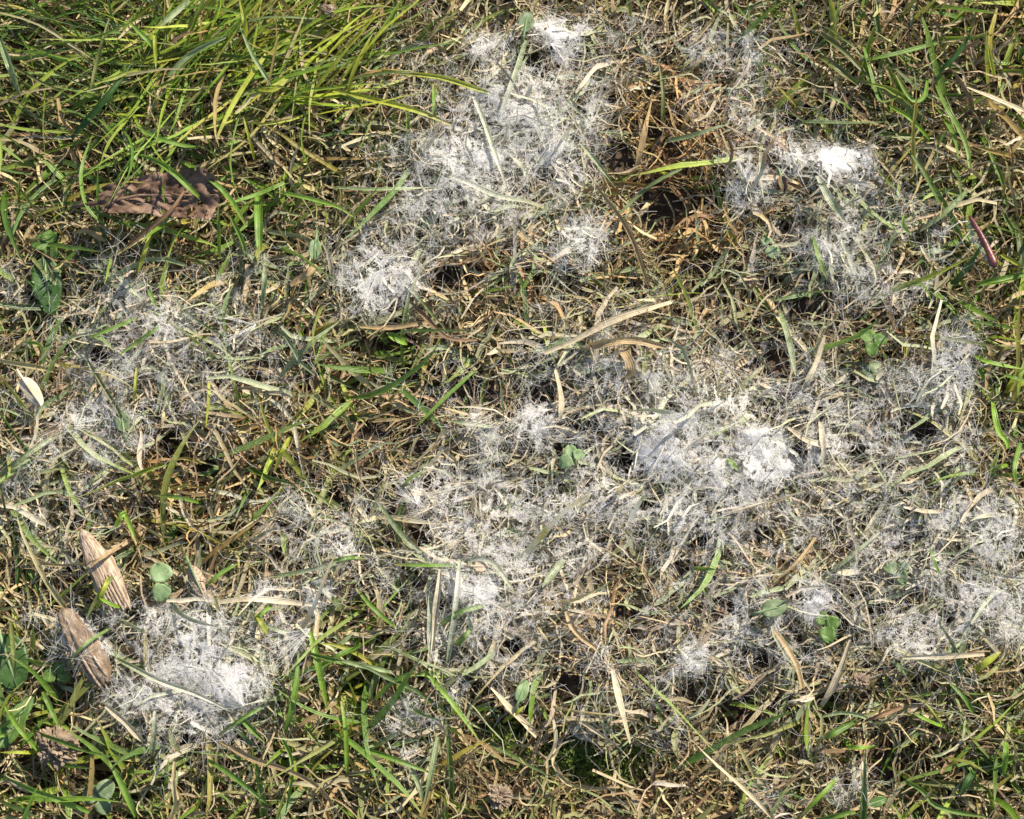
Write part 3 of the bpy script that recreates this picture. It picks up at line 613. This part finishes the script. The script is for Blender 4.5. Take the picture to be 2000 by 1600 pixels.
# wood splinters
def splinter(p0, p1, prof, thick, label, seed, slats, wood):
    a = np.array(p0, float); b = np.array(p1, float)
    za = on_turf(*((a + b) / 2), .8)[2]
    A0 = at(a[0], a[1], za + 3.2 * MM); B0 = at(b[0], b[1], za - 1.0 * MM)
    L = np.linalg.norm(B0 - A0); ax = (B0 - A0) / L
    e = empty('wood_splinter', A0, label, 'wood splinter')
    q = Vector(ax).to_track_quat('Z', 'Y'); 
    n, k = 44, 36
    s = np.linspace(0, 1, n); th = np.linspace(0, 2 * np.pi, k, endpoint=False)
    R = np.interp(s, [p[0] for p in prof], [p[1] for p in prof]) * PXM * .5
    rr = np.random.default_rng(seed); fib = rr.random((k,)) 
    lump = fbm(np.tile(np.cos(th) * 1.5 + seed, (n, 1)), s[:, None] * 7 + np.sin(th) * 1.2, 5) - .5
    rib = 1 + .22 * (fib - .5)[None, :] + .45 * lump + .26 * (fbm(np.tile(th * 4, (n, 1)) + 3 * seed, s[:, None] * 3 + th * 0, 3) - .5)
    sq = 1.0
    # the side vector lies level, the other one up
    sx = np.cross([0, 0, 1.], ax); sx /= np.linalg.norm(sx); up = np.cross(ax, sx)
    bend = .0016 * np.sin(np.pi * s)
    ctr = ax * (L * s)[:, None] + up * bend[:, None]
    c, d = np.cos(th), np.sin(th)
    V = ctr[:, None] + (R[:, None] * rib * c)[..., None] * sx + (R[:, None] * rib * np.where(d > 0, d, d * .5) * thick)[..., None] * up
    # broken, uneven end
    V[-1] += ax * (.0032 * (fbm(th * 3, th * 0 + seed, 1) - .4))[:, None]
    V[-2] += ax * (.0016 * (fbm(th * 3, th * 0 + seed, 1) - .4))[:, None]
    ix = np.arange(n * k).reshape(n, k); nx = np.roll(ix, -1, 1)
    F = np.stack([ix[:-1], nx[:-1], nx[1:], ix[1:]], -1).reshape(-1, 4)
    VV2 = np.concatenate([V.reshape(-1, 3), [ctr[0] - ax * .0006], [ctr[-1] - ax * .001]])
    me = bpy.data.meshes.new('core')
    me.from_pydata(VV2.tolist(), [], F.tolist() + [(n * k, nx[0, i], ix[0, i]) for i in range(k)] + [(n * k + 1, ix[-1, i], nx[-1, i]) for i in range(k)])
    me.update(); me.polygons.foreach_set('use_smooth', np.ones(len(me.polygons), bool))
    # turn the mesh so that its own Z runs along the grain (the material stretches along Z)
    qi = q.inverted().to_matrix().to_4x4(); me.transform(qi)
    o = link('core', me, wood, parent=e); o.rotation_mode = 'QUATERNION'; o.rotation_quaternion = q
    for i in range(slats):
        t = (i + .5) / slats * 2 - 1
        off = R[-8] * t * .8
        s0 = .55 + .1 * rr.random(); s1 = .96 + .10 * rr.random()
        ps = []
        for sv in np.linspace(s0, s1, 6):
            Rr = np.interp(sv, s, R)
            hgt = math.sqrt(max(.05, 1 - min(1, abs(off) / Rr) ** 2)) * Rr * thick
            ps.append(ax * L * sv + sx * off + up * (hgt + .0016 * math.sin(math.pi * min(sv, 1)) + .0001))
        m2 = tube('fibre', ps, [.0001, .0004, .0006, .0006, .0005, .0003], 6, wob=.3, seed=i); m2.transform(qi)
        o = link('fibre', m2, M_WOOD, parent=e); o.rotation_mode = 'QUATERNION'; o.rotation_quaternion = q
splinter((160, 1034), (238, 1192), [(0, 3), (.06, 18), (.2, 35), (.45, 50), (.55, 46), (.75, 50), (.9, 43), (1, 36)], .55, 'pointed tan wood splinter with split fibres beside the two-leaved clover', 4, 6, M_WOOD)
splinter((122, 1190), (205, 1335), [(0, 10), (.05, 28), (.2, 39), (.5, 55), (.75, 60), (.9, 46), (1, 20)], .7, 'blunt brown wood splinter under the edge of the triangular mould veil', 9, 2, M_BARK)

# dark red stem
p0 = at(1893, 422, on_turf(1893, 422, .9)[2] + 5 * MM); p1 = at(1943, 522, on_turf(1943, 522, .9)[2] + 4 * MM)
e = empty('plant_stem', p0, 'dark red glossy stem stub lying on green turf', 'stem')
t = np.linspace(0, 1, 16); pts = (p1 - p0) * t[:, None] + np.stack([.0006 * np.sin(3 * t), 0 * t, .0008 * np.sin(3.1 * t)], -1)
link('stalk', tube('stalk', pts, np.interp(t, [0, .1, .5, .8, .85, .95, 1], [.0004, .0010, .00135, .0016, .0019, .0018, .0009]), 12, wob=.08), M_STEM, parent=e)
sx = np.array([-.9, -.45, -.1])
fv = []; m_ = 10
for i, tv in enumerate(np.linspace(.05, .98, m_)):
    c = (p1 - p0) * tv; wv = .0005 + .0020 * math.exp(-((tv - .38) / .14) ** 2) + .0005 * math.sin(tv * 22) ** 2
    for j in range(4): fv.append(c + sx * (.0010 + wv * j / 3) + [0, 0, -.0005 * j])
ix = np.arange(m_ * 4).reshape(m_, 4)
link('film', new_mesh('film', fv, np.stack([ix[:-1, :-1], ix[1:, :-1], ix[1:, 1:], ix[:-1, 1:]], -1).reshape(-1, 4), {'dens': np.full(len(fv), .75)}), M_FELT, parent=e)
lo = at(1832, 462, p0[2] - 3 * MM) - p0
link('thread', tube('thread', [(.0007, -.002, 0), lo * .35 + [0, 0, .0006], lo * .7, lo], [.00025, .0002, .0002, .00015], 5), M_THREAD, parent=e)

# soil clods
import bmesh
def clod(px, py, r, label, seed, lift=2.0, flat=.7):
    p = on_turf(px, py, .6); p = at(px, py, p[2] + lift * MM)
    bm = bmesh.new(); bmesh.ops.create_icosphere(bm, subdivisions=5, radius=1)
    v = np.array([q.co[:] for q in bm.verts])
    f1 = fbm(v[:, 0] * 2 + 7 * seed, v[:, 1] * 2 + v[:, 2] * 1.7, seed); f2 = fbm(v[:, 0] * 6 + v[:, 2] * 5, v[:, 1] * 6 + seed, seed + 2); f3 = vnoise(v[:, 0] * 19 + v[:, 2] * 13, v[:, 1] * 19 + 3, seed)
    k = (.45 + .95 * f1 + .8 * (f2 - .5) + .3 * (f3 - .5))[:, None]
    v = v * k * r * PXM * [1, .92, flat]
    for q, c in zip(bm.verts, v): q.co = c
    me = bpy.data.meshes.new('soil_clod'); bm.to_mesh(me); bm.free()
    o = link('soil_clod', me, M_CLOD, label=label, cat='soil clod'); o.location = p
clod(112, 1462, 38, 'large crumbly brown soil clod resting on green blades', 1)
clod(975, 1556, 22, 'small crumbly soil clod over mossy bare soil', 2)
clod(1681, 1330, 16, 'small pale soil clod beside grey crossing stems in open turf', 3)
clod(640, 20, 0.1 + 12, 'tiny dark soil crumb at the edge of the lush tuft', 4)

# the turf with the things lying on it: the single blades and the mould rest on both
bpy.context.view_layer.update()
for o in list(col.objects):
    if o.parent is not None and o.type == 'MESH' and o.parent.name.split('.')[0] in ('dead_leaf', 'wood_splinter'):
        v = np.empty(len(o.data.vertices) * 3, np.float32); o.data.vertices.foreach_get('co', v); v = v.reshape(-1, 3)
        Mw = np.array(o.matrix_world); note(v @ Mw[:3, :3].T + Mw[:3, 3])
can_mean = box(canopy, 2); can_top = box(box(canopy, 1, 'max'), 2)

# ------------------------------------------------------------------ single blades that stand out
# colour code, width in photo pixels, then the run of the blade in photo pixels
# g green, b bright green, d dark green, y yellow green, p pale green, f frosted green, o olive, t tan, s pale straw, n brown
HERO = '''p10 327,149 368,108 402,88 441,73|p12 306,56 340,25 370,0|o9 178,175 190,115 213,35|d12 140,271 200,200 241,147 259,119|p14 0,77 18,126 42,194|b11 367,224 413,168 459,112|y9 425,270 448,217 490,147 525,100
p8 465,45 490,105 518,147 535,172|y10 470,0 478,38 480,73|y7 301,60 303,98 305,136|g7 182,259 158,325 158,371 172,413 205,440|g8 28,405 88,381 130,340 175,329 220,325|b11 255,300 297,308 336,332 371,367 392,388
g10 357,316 402,343 434,371 455,395 480,441|g9 422,402 472,392 556,357|g8 535,373 602,388 658,402 690,423|g8 427,402 429,504|g8 450,420 472,465 483,504|y9 297,448 280,500 270,535|n9 231,497 266,465 315,427 340,406 364,367
t9 140,455 168,448 206,471|g8 255,241 304,269 350,283 388,289|o6 0,112 52,147 133,185|g16 504,378 507,455 507,507|g9 252,42 294,84 311,108|y6 476,227 486,266 497,311|y10 504,175 539,178 563,154
y10 650,177 710,192 790,210 832,224 881,245|y9 744,138 818,147 867,152 965,185|p7 650,367 737,371 850,366|y8 681,182 688,140 727,67|g7 846,164 850,241|f10 977,224 1003,154 1028,77|f9 912,154 940,224 965,297 986,357 993,380
f10 877,343 916,357 972,385 1028,392 1063,406|f8 1133,280 1168,318 1200,364|t9 1168,367 1217,430 1241,480 1266,556|o8 1287,119 1297,175 1294,245|t13 1273,196 1259,252 1245,322|f7 1210,416 1273,357 1332,329
g8 1685,87 1699,140 1710,189 1720,203 1752,191|g8 1752,147 1769,182 1790,203 1808,189 1811,157|g11 1828,168 1846,210 1874,252 1892,297 1895,329|o10 1604,66 1650,101 1699,154|o14 1597,108 1636,133 1680,170|b8 1737,206 1772,227 1790,241 1815,273
y7 1930,84 1937,122 1944,154|s12 1888,171 1940,192 2000,217|f10 1797,451 1842,420 1891,371|g6 1765,413 1762,441 1780,458|f9 1566,238 1650,241 1737,238|g10 1667,122 1755,105 1832,84|d10 1835,140 1874,101 1905,49|g7 1604,185 1650,203 1664,217
g9 1587,462 1597,500 1615,546|f14 1597,343 1622,392 1657,441|f10 1300,276 1352,266 1430,241|n6 1408,315 1412,273 1426,270 1433,308 1415,332|g10 1905,556 2000,535|y8 1955,497 2000,525
o9 168,698 196,747 224,789 245,831|g7 231,695 266,670 311,639|g7 175,660 224,639 266,621|f10 0,929 35,898 115,845|f11 546,737 595,681 665,625|y7 402,835 406,786 408,747|y8 535,926 549,887 567,852|f10 518,520 514,607
t14 567,558 595,541 620,518|o8 0,947 14,1010 31,1066|b7 45,667 80,670 87,688|b8 241,1000 255,1027 266,1059|b8 224,1031 235,1010 246,998|g7 301,968 350,971 388,982|y7 262,786 268,712|g7 290,565 304,600
g8 814,835 846,800 902,747 930,723|n8 797,583 825,614 860,649 881,663 933,663|t9 702,639 755,642 800,635 842,628|f10 730,971 758,1010 790,1052 825,1080|s12 1063,691 1122,667 1196,625 1315,590|t14 1136,681 1192,667 1245,663 1301,679
s11 1084,719 1098,772 1094,821|g7 780,961 800,933 832,919|f9 874,821 916,828 965,835|b14 755,650 775,662 795,670|t18 1217,681 1238,723 1220,740
f12 1524,611 1541,660 1555,737|s12 1569,761 1594,709 1611,656|g7 1758,562 1800,551 1814,572 1821,593|b8 1902,695 1930,709 2000,723|g8 1909,716 1923,744|b12 1937,782 1947,845 1968,863 1968,877|g11 1993,863 1979,912 1986,950
b9 1909,558 1965,548 2000,537|b8 1944,915 1968,908|g8 1954,730 2000,744|s9 1419,1003 1510,978 1573,961|s14 1538,835 1580,863 1618,870|s10 1601,824 1608,870 1608,908|g9 1422,895 1440,919
b12 605,1229 623,1306 640,1390|g11 556,1432 577,1362 584,1271|g9 539,1344 574,1372 630,1400 700,1411|g9 406,1484 451,1512 500,1551 525,1572|g10 427,1435 480,1397 515,1380|g10 469,1400 518,1453|g9 549,1439 574,1481 570,1537 556,1596
b9 10,1379 38,1428 77,1467 105,1505|y6 0,1470 77,1470|g11 0,1512 45,1537 108,1561 175,1586|g9 84,1351 98,1383 115,1421|g11 213,1484 241,1537 266,1596|o8 21,1215 28,1278 30,1330|f8 528,1127 595,1117 647,1103 700,1089|g8 402,1145 434,1117 469,1099
y9 525,1243 511,1215 500,1200|b8 497,1211 539,1173|s11 409,1180 490,1169 560,1176 623,1183|s11 206,1379 245,1411 280,1449|t10 427,1446 490,1484 560,1502 630,1537 665,1596|b8 182,1155 210,1180 238,1187|f10 224,1285 266,1306 308,1330 385,1355 455,1393
f10 298,1477 303,1390|g9 690,1264 630,1299|g9 591,1271 658,1292 700,1296
b9 828,1309 867,1351 905,1404 937,1449|g7 769,1103 825,1105 891,1105|f9 909,1094 947,1089 972,1106 996,1145 1007,1162|f13 1059,1148 1080,1120 1101,1092|g9 849,1229 895,1194 947,1183|g11 891,1260 919,1229|f10 762,1264 807,1288 860,1306 891,1320
p9 650,1288 702,1299 765,1313|g10 650,1428 695,1456 748,1505 790,1544 821,1586|g9 702,1460 772,1484 818,1502 846,1512|p10 828,1575 842,1512 855,1439|p9 800,1498 821,1537 825,1572|b8 667,1369 676,1425 678,1509|g8 734,1365 769,1327 814,1306
s12 860,1105 853,1180 839,1295|f10 898,1092 891,1180 874,1299|f10 841,1155 839,1292|s13 958,1344 996,1386 1031,1418 1049,1439|g8 695,1148 727,1187 772,1225|g8 650,1096 681,1089 716,1092|y7 982,1411 1007,1393 1028,1376|t9 1105,1194 1122,1236 1164,1267
s12 1196,1306 1210,1372 1231,1453|s9 1080,1404 1087,1453 1063,1495|s6 1136,1411 1203,1453 1228,1481|s8 1352,1446 1387,1484 1440,1530 1482,1568 1506,1596|t9 1510,1229 1538,1264 1559,1306 1566,1344|b8 1783,1393 1818,1411 1846,1421
g9 1850,1330 1881,1358 1902,1393|b8 1562,1596 1601,1558 1636,1519|b11 1653,1460 1685,1463 1713,1456|g9 1594,1600 1636,1593 1671,1586|d11 1874,1558 1902,1505|g8 1769,1526 1804,1544 1825,1579 1930,1596|p6 1601,1400 1650,1390 1692,1400 1720,1425
n9 1688,1408 1762,1381|g11 1608,1442 1678,1404|s14 1604,1379 1629,1341 1646,1292 1660,1250|y12 1905,1309 1955,1274|g8 1356,1110 1398,1113|t7 1510,1138 1559,1099 1594,1050|f7 1611,1127 1674,1078 1716,1040|g8 1818,1071 1825,1103 1839,1124
t8 165,1105 200,1090 240,1060|o8 168,1215 195,1160 225,1120|g8 130,1300 160,1262 215,1228|t7 60,1095 110,1105 170,1100|y8 188,1190 205,1150 215,1125
s10 1758,1285 1846,1281 1923,1278|g10 1965,1449 1961,1512|g8 1944,1474 1940,1572'''
HCOL = dict(g=((.16, .28, .04), 'green'), b=((.23, .39, .04), 'bright green'), d=((.05, .12, .025), 'dark green'), y=((.38, .42, .05), 'yellow-green'), p=((.30, .38, .18), 'pale green'),
    f=((.20, .27, .10), 'mould-frosted green'), o=((.17, .19, .05), 'olive'), t=((.44, .31, .15), 'tan dry'), s=((.52, .44, .29), 'pale dry'), n=((.24, .14, .07), 'brown dry'))
def zone(px, py):
    if px < 690: 
        return 'in the lush fine-leaved tuft' if py < 300 else 'beside the brown dead leaf' if py < 560 else 'in webbed turf between dead leaf and splinters' if py < 1030 else 'around the splinters and triangular mould veil' if py < 1400 else 'around the large crumbly soil clod'
    if px < 1340:
        return 'by the spiky white mould peaks' if py < 430 else 'near the golden straw mound' if py < 770 else 'around the small clover sprig in lacy mould' if py < 1050 else 'across the mould-coated sheaf' if py < 1330 else 'over mossy bare soil'
    return 'between white mould pad and dark red stem' if py < 560 else 'in the dense white mould felt' if py < 1030 and px < 1890 else 'at the green margin of the mould' if py < 1030 else 'in brown straw by the broad grey veil' if py < 1330 else 'over thin open turf with soil showing'
def resample(pts, m):
    pts = np.array(pts, float)
    for _ in range(2):                                     # Chaikin smoothing keeps the ends
        q = [pts[0]]
        for a, b in zip(pts[:-1], pts[1:]): q += [a * .75 + b * .25, a * .25 + b * .75]
        pts = np.array(q + [pts[-1]])
    d = np.r_[0, np.cumsum(np.linalg.norm(np.diff(pts, axis=0), axis=1))]
    t = np.linspace(0, d[-1], m)
    return np.stack([np.interp(t, d, pts[:, k]) for k in range(pts.shape[1])], -1)
hero_shadow = []
for item in HERO.replace('\n', '|').split('|'):
    tok = item.split(); code, wpx = tok[0][0], float(tok[0][1:])
    pts = [tuple(map(float, a.split(','))) for a in tok[1:]]
    base, cname = HCOL[code]
    dry = code in 'tsn'
    m = 15
    q = resample(pts, m)
    if rng.random() < .5: q = q[::-1]
    q = q + rng.normal(0, .5, q.shape).cumsum(0) * .35
    s = np.linspace(0, 1, m)
    P = on_turf(q[:, 0], q[:, 1], .75)
    zz = np.convolve(np.pad(P[:, 2], 3, 'edge'), np.ones(7) / 7, 'valid') + (1.6 + 2.0 * np.sin(np.pi * s) - 3.2 * (1 - s) ** 6) * MM
    P = at(q[:, 0], q[:, 1], zz)
    Wd = wpx * PXM * 1.05
    T = np.gradient(P, axis=0); T /= np.linalg.norm(T, axis=1)[:, None]
    side = np.cross(np.array([0, 0, 1.]), T); side /= np.linalg.norm(side, axis=1)[:, None]; nr = np.cross(T, side)
    tw = rng.normal(0, .35) + rng.normal(0, .9 if dry else .45) * s
    S = side * np.cos(tw)[:, None] + nr * np.sin(tw)[:, None]; Nn = -side * np.sin(tw)[:, None] + nr * np.cos(tw)[:, None]
    blunt = .5 if dry else (.45 if rng.random() < .3 else .06)
    hw = .5 * Wd * np.minimum(1, .6 + 2 * s) * (1 - (1 - blunt) * np.clip((s - .5) / .5, 0, 1) ** 2.0) * (1 + (.12 if dry else .04) * np.sin(rng.random() * 6 + 11 * s)) + 2e-5
    u = np.linspace(-1, 1, 5); fold = rng.uniform(.35, .8)
    V = P[:, None] + S[:, None] * (hw[:, None] * u)[..., None] + Nn[:, None] * (hw[:, None] * fold * (np.abs(u) ** 1.3 - .5))[..., None]
    ix = np.arange(m * 5).reshape(m, 5)
    F = np.stack([ix[:-1, :-1], ix[:-1, 1:], ix[1:, 1:], ix[1:, :-1]], -1).reshape(-1, 4)
    cc = np.array(base) * rng.uniform(.85, 1.2)
    c = cc[None] * (1 + .35 * (vnoise(s * 5 + rng.random() * 50, s * 0 + rng.random() * 50, 1) - .5))[:, None]
    if not dry and rng.random() < .45:
        k = np.clip((s - .75) / .25, 0, 1)[:, None] * rng.uniform(.3, .9); c = c * (1 - k) + np.array([.46, .36, .16]) * k
    mo = coat_map(q[:, 0], q[:, 1]) * (.5 if code in 'gbydot' else .7) + (.12 if code == 'f' else 0)
    A = {'col': np.repeat(c, 5, 0), 'mould': np.repeat(mo, 5), 'across': np.tile(u, m)}
    ln = np.linalg.norm(np.diff(q, axis=0), axis=1).sum()
    dq = np.diff(resample(pts, 8), axis=0); ang = np.unwrap(np.arctan2(dq[:, 1], dq[:, 0])); bend = np.ptp(ang)
    adj = ('short ' if ln < 60 else 'long ' if ln > 150 else '') + ('broad ' if wpx >= 12 else 'narrow ' if wpx <= 7 else '') + ('hooked ' if bend > 1.3 else 'curved ' if bend > .45 else '')
    lab = '%s%s grass blade lying %s' % (adj, cname, zone(*np.mean(pts, 0)))
    org = P[0].copy()
    ob = link('grass_blade', new_mesh('grass_blade', V - org, F, A), M_STRAW if dry else M_GREEN, label=lab, cat='grass blade', group=lab)
    ob.location = org
    note(P)
can_top = box(box(canopy, 1, 'max'), 2)

# ------------------------------------------------------------------ mould: torn felt sheets and threads
def worley(x, y, c, seed):
    r = np.random.default_rng(seed); J = r.random((256, 256, 3))
    xi = np.floor(x / c).astype(int); yi = np.floor(y / c).astype(int)
    f1 = np.full(x.shape, 9.); f2 = f1.copy(); rr = np.zeros(x.shape)
    for dx in (-1, 0, 1):
        for dy in (-1, 0, 1):
            a, b = xi + dx, yi + dy
            j = J[b & 255, a & 255]
            d = np.hypot((a + .1 + .8 * j[..., 0]) - x / c, (b + .1 + .8 * j[..., 1]) - y / c)
            nearer = d < f1
            f2 = np.where(nearer, f1, np.minimum(f2, d)); rr = np.where(nearer, j[..., 2], rr); f1 = np.where(nearer, d, f1)
    return f1, f2, rr
sheet_z = box(box(canopy, 2, 'max'), 3) * .42 + box(canopy, 3) * .58
G = .00045
xs = np.arange(-.235, .235, G); ys = np.arange(-.20, .21, G)
X, Y = np.meshgrid(xs, ys)
px, py = pix(np.stack([X, Y, np.full_like(X, .012)], -1))
m = mould_map(px, py)
wx = X + .0022 * (fbm(X * 350, Y * 350, 1) - .5) * 2; wy = Y + .0022 * (fbm(X * 350, Y * 350, 4) - .5) * 2
keep = np.zeros(X.shape, bool)
fa1, fa2, ra = worley(wx, wy, .0055, 1); fb1, fb2, rb = worley(wx, wy, .0026, 2); fc1, fc2, rc = worley(wx, wy, .0014, 5)
big = fa1 < (.74 - .42 * m) * (.15 + 1.1 * ra)                # round open holes
mid = fb1 < (.72 - .40 * m) * (.15 + 1.15 * rb)
pits = pit(px, py) > .5
open_hole = pits | big | (mid & (rb > .35))
rag = fbm(X * 300, Y * 300, 6) + .3 * fbm(X * 900, Y * 900, 3)
keep = (m > .26) & (~big) & (~mid) & (rag > .86 - .55 * m)
core = m > 1.0
keep |= core & ~(mid & (rb > .8))
keep &= ~pits
micro = (fbm(X * 400, Y * 400, 5) - .5) * .5 * MM
SZ = sample(sheet_z, X, Y) - .4 * MM + micro + np.clip(m - .95, 0, 1) * 3.5 * MM
cent = np.array([np.average([b[:2] for b in bl], axis=0, weights=[b[5] * b[2] * b[3] for b in bl]) for _, bl in MOULD])
own = np.zeros(X.shape, int); best = np.full(X.shape, -1.)
for k, (_, bl) in enumerate(MOULD):
    b = blobs(px, py, bl) + 1e-9 / (1 + np.hypot(px - cent[k, 0], py - cent[k, 1]))
    own = np.where(b > best, k, own); best = np.maximum(best, b)
def own_of(qx, qy):
    i = np.clip(((qx - xs[0]) / G).astype(int), 0, len(xs) - 1); j = np.clip(((qy - ys[0]) / G).astype(int), 0, len(ys) - 1)
    return own[j, i], m[j, i]
ii = np.arange(X.size).reshape(X.shape)
cell = keep[:-1, :-1]
Q = np.stack([ii[:-1, :-1], ii[:-1, 1:], ii[1:, 1:], ii[1:, :-1]], -1)
VV = np.stack([X + .35 * G * (_T[0, :1, :1] - .5), Y, SZ], -1).reshape(-1, 3)
VV[:, :2] += rng.uniform(-.3, .3, (len(VV), 2)) * G
# threads
n = 190000
tx = rng.uniform(-.235, .235, n); ty = rng.uniform(-.20, .21, n)
to, tm = own_of(tx, ty)
kp = rng.random(n) < np.minimum(np.clip(tm * 1.0 - .03, 0, 1), .72)
tx, ty, to, tm = tx[kp], ty[kp], to[kp], tm[kp]; n = len(tx)
hi = np.clip(((tx - xs[0]) / G).astype(int), 0, len(xs) - 1); hj = np.clip(((ty - ys[0]) / G).astype(int), 0, len(ys) - 1)
kp = ~(open_hole[hj, hi] & (rng.random(n) < .93))
tx, ty, to, tm = tx[kp], ty[kp], to[kp], tm[kp]; n = len(tx)
tz = sample(sheet_z, tx, ty) + rng.normal(.1, .75, n) * MM
TL = np.exp(rng.normal(math.log(8), .6, n)) * MM; SEG = 5
az = rng.uniform(0, 6.283, n)
s = np.linspace(-.5, .5, SEG + 1)
a = az[:, None] + rng.normal(0, .9, (n, 1)) * s + rng.normal(0, .18, (n, SEG + 1))
pt = rng.normal(0, .12, (n, 1)) + rng.normal(0, .35, (n, 1)) * s + rng.normal(0, .12, (n, SEG + 1))
T = np.stack([np.cos(pt) * np.cos(a), np.cos(pt) * np.sin(a), np.sin(pt)], -1)
P = np.cumsum(T, 1) * (TL / SEG)[:, None, None]; P -= P.mean(1, keepdims=True); P += np.stack([tx, ty, tz], -1)[:, None]
roll = rng.uniform(0, 3.14, (n, 1))
side = np.stack([-np.sin(a), np.cos(a), np.zeros_like(a)], -1); up = np.cross(T, side)
S = side * np.cos(roll)[..., None] + up * np.sin(roll)[..., None]
hw = (rng.uniform(.018, .055, (n, 1)) * np.ones(SEG + 1))[..., None] * MM
TV = np.stack([P - S * hw, P + S * hw], 2)
# taut tents: strands drawn from a blade tip down to the felt, with a film near the tip
PEAKS = [(1108,38,15,200),(937,68,14,285),(1075,85,13,330),(478,1380,26,150),(606,1228,18,215),(815,985,20,120),(500,634,15,200),(742,528,20,250),(1592,1150,14,300),(1545,300,16,330)]
PK = []
for cx, cy, rad, fan in PEAKS:
    c = at(cx, cy, .016); c[2] = float(sample(can_top, c[:1], c[1:2])[0]) - .2 * MM; c = at(cx, cy, c[2])
    M2 = int(rng.integers(10, 16)); aa = math.radians(fan) + np.sort(rng.uniform(-.75, .75, M2)); rr_ = rad * MM * rng.uniform(.45, 1.25, M2)
    en = np.stack([c[0] + rr_ * np.cos(aa), c[1] + rr_ * np.sin(aa)], -1); ez = sample(sheet_z, en[:, 0], en[:, 1])
    tt = np.linspace(0, 1, 7)
    pp = c[None, None] * (1 - tt)[None, :, None] + np.concatenate([en, ez[:, None]], 1)[:, None] * tt[None, :, None]
    pp[..., 2] -= (.14 * (c[2] - ez)[:, None] + .0006) * np.sin(np.pi * tt); pp[:, 1:-1] += rng.normal(0, .00022, (M2, 5, 3))
    PK.append((cx, cy, c, pp))
def owner_px(cx, cy):
    return int(np.argmax([blobs(np.array(float(cx)), np.array(float(cy)), bl) for _, bl in MOULD]))
pk_own = [owner_px(cx, cy) for cx, cy, _, _ in PK]
for k, (lab, bl) in enumerate(MOULD):
    f = Q[cell & (own[:-1, :-1] == k)]
    
    used, inv = np.unique(f.ravel(), return_inverse=True)
    org = VV[used].mean(0)
    e = empty('mould_patch', org, lab, 'mould', 'white mould patches on the turf')
    link('felt', new_mesh('felt', VV[used] - org, inv.reshape(-1, 4), {'dens': m.ravel()[used]}), M_FELT, parent=e, kind='stuff')
    sel = np.where(to == k)[0]
    v = TV[sel].reshape(-1, 3) - org
    ix = np.arange(len(sel) * (SEG + 1) * 2).reshape(len(sel), SEG + 1, 2)
    f = np.stack([ix[:, :-1, 0], ix[:, :-1, 1], ix[:, 1:, 1], ix[:, 1:, 0]], -1).reshape(-1, 4)
    vs, fs, base = [v], [f], len(v)
    fv_, ff_, fd_, fb_ = [], [], [], 0
    for (cx, cy, c, pp), o_ in zip(PK, pk_own):
        if o_ != k: continue
        w_ = np.linspace(.00008, .00003, 7)[None, :, None] * rng.uniform(.6, 1.3, (len(pp), 1, 1))
        d_ = pp[:, -1] - pp[:, 0]; sd_ = np.stack([-d_[:, 1], d_[:, 0], 0 * d_[:, 0]], -1); sd_ /= np.linalg.norm(sd_, axis=1)[:, None]
        vv_ = np.stack([pp - sd_[:, None] * w_, pp + sd_[:, None] * w_], 2) - org
        ix = np.arange(len(pp) * 14).reshape(len(pp), 7, 2) + base
        vs.append(vv_.reshape(-1, 3)); fs.append(np.stack([ix[:, :-1, 0], ix[:, :-1, 1], ix[:, 1:, 1], ix[:, 1:, 0]], -1).reshape(-1, 4)); base += len(pp) * 14
        mm_ = len(pp); ix = np.arange(mm_ * 7).reshape(mm_, 7) + fb_
        nxt = np.roll(ix, -1, 0); good = (np.linalg.norm(pp[:, 3] - np.roll(pp, -1, 0)[:, 3], axis=1) < .005)
        lim = rng.integers(2, 6, mm_)
        for a_ in range(mm_):
            if good[a_]:
                for b_ in range(lim[a_]): ff_.append((ix[a_, b_], nxt[a_, b_], nxt[a_, b_ + 1], ix[a_, b_ + 1]))
        fv_.append((pp - org - [0, 0, .0001]).reshape(-1, 3)); fd_.append(np.tile(np.linspace(.95, .35, 7), mm_)); fb_ += mm_ * 7
    link('threads', new_mesh('threads', np.concatenate(vs), np.concatenate(fs)), M_THREAD, parent=e, kind='stuff')
    if fb_: link('film', new_mesh('film', np.concatenate(fv_), np.array(ff_), {'dens': np.concatenate(fd_)}), M_FELT, parent=e, kind='stuff')
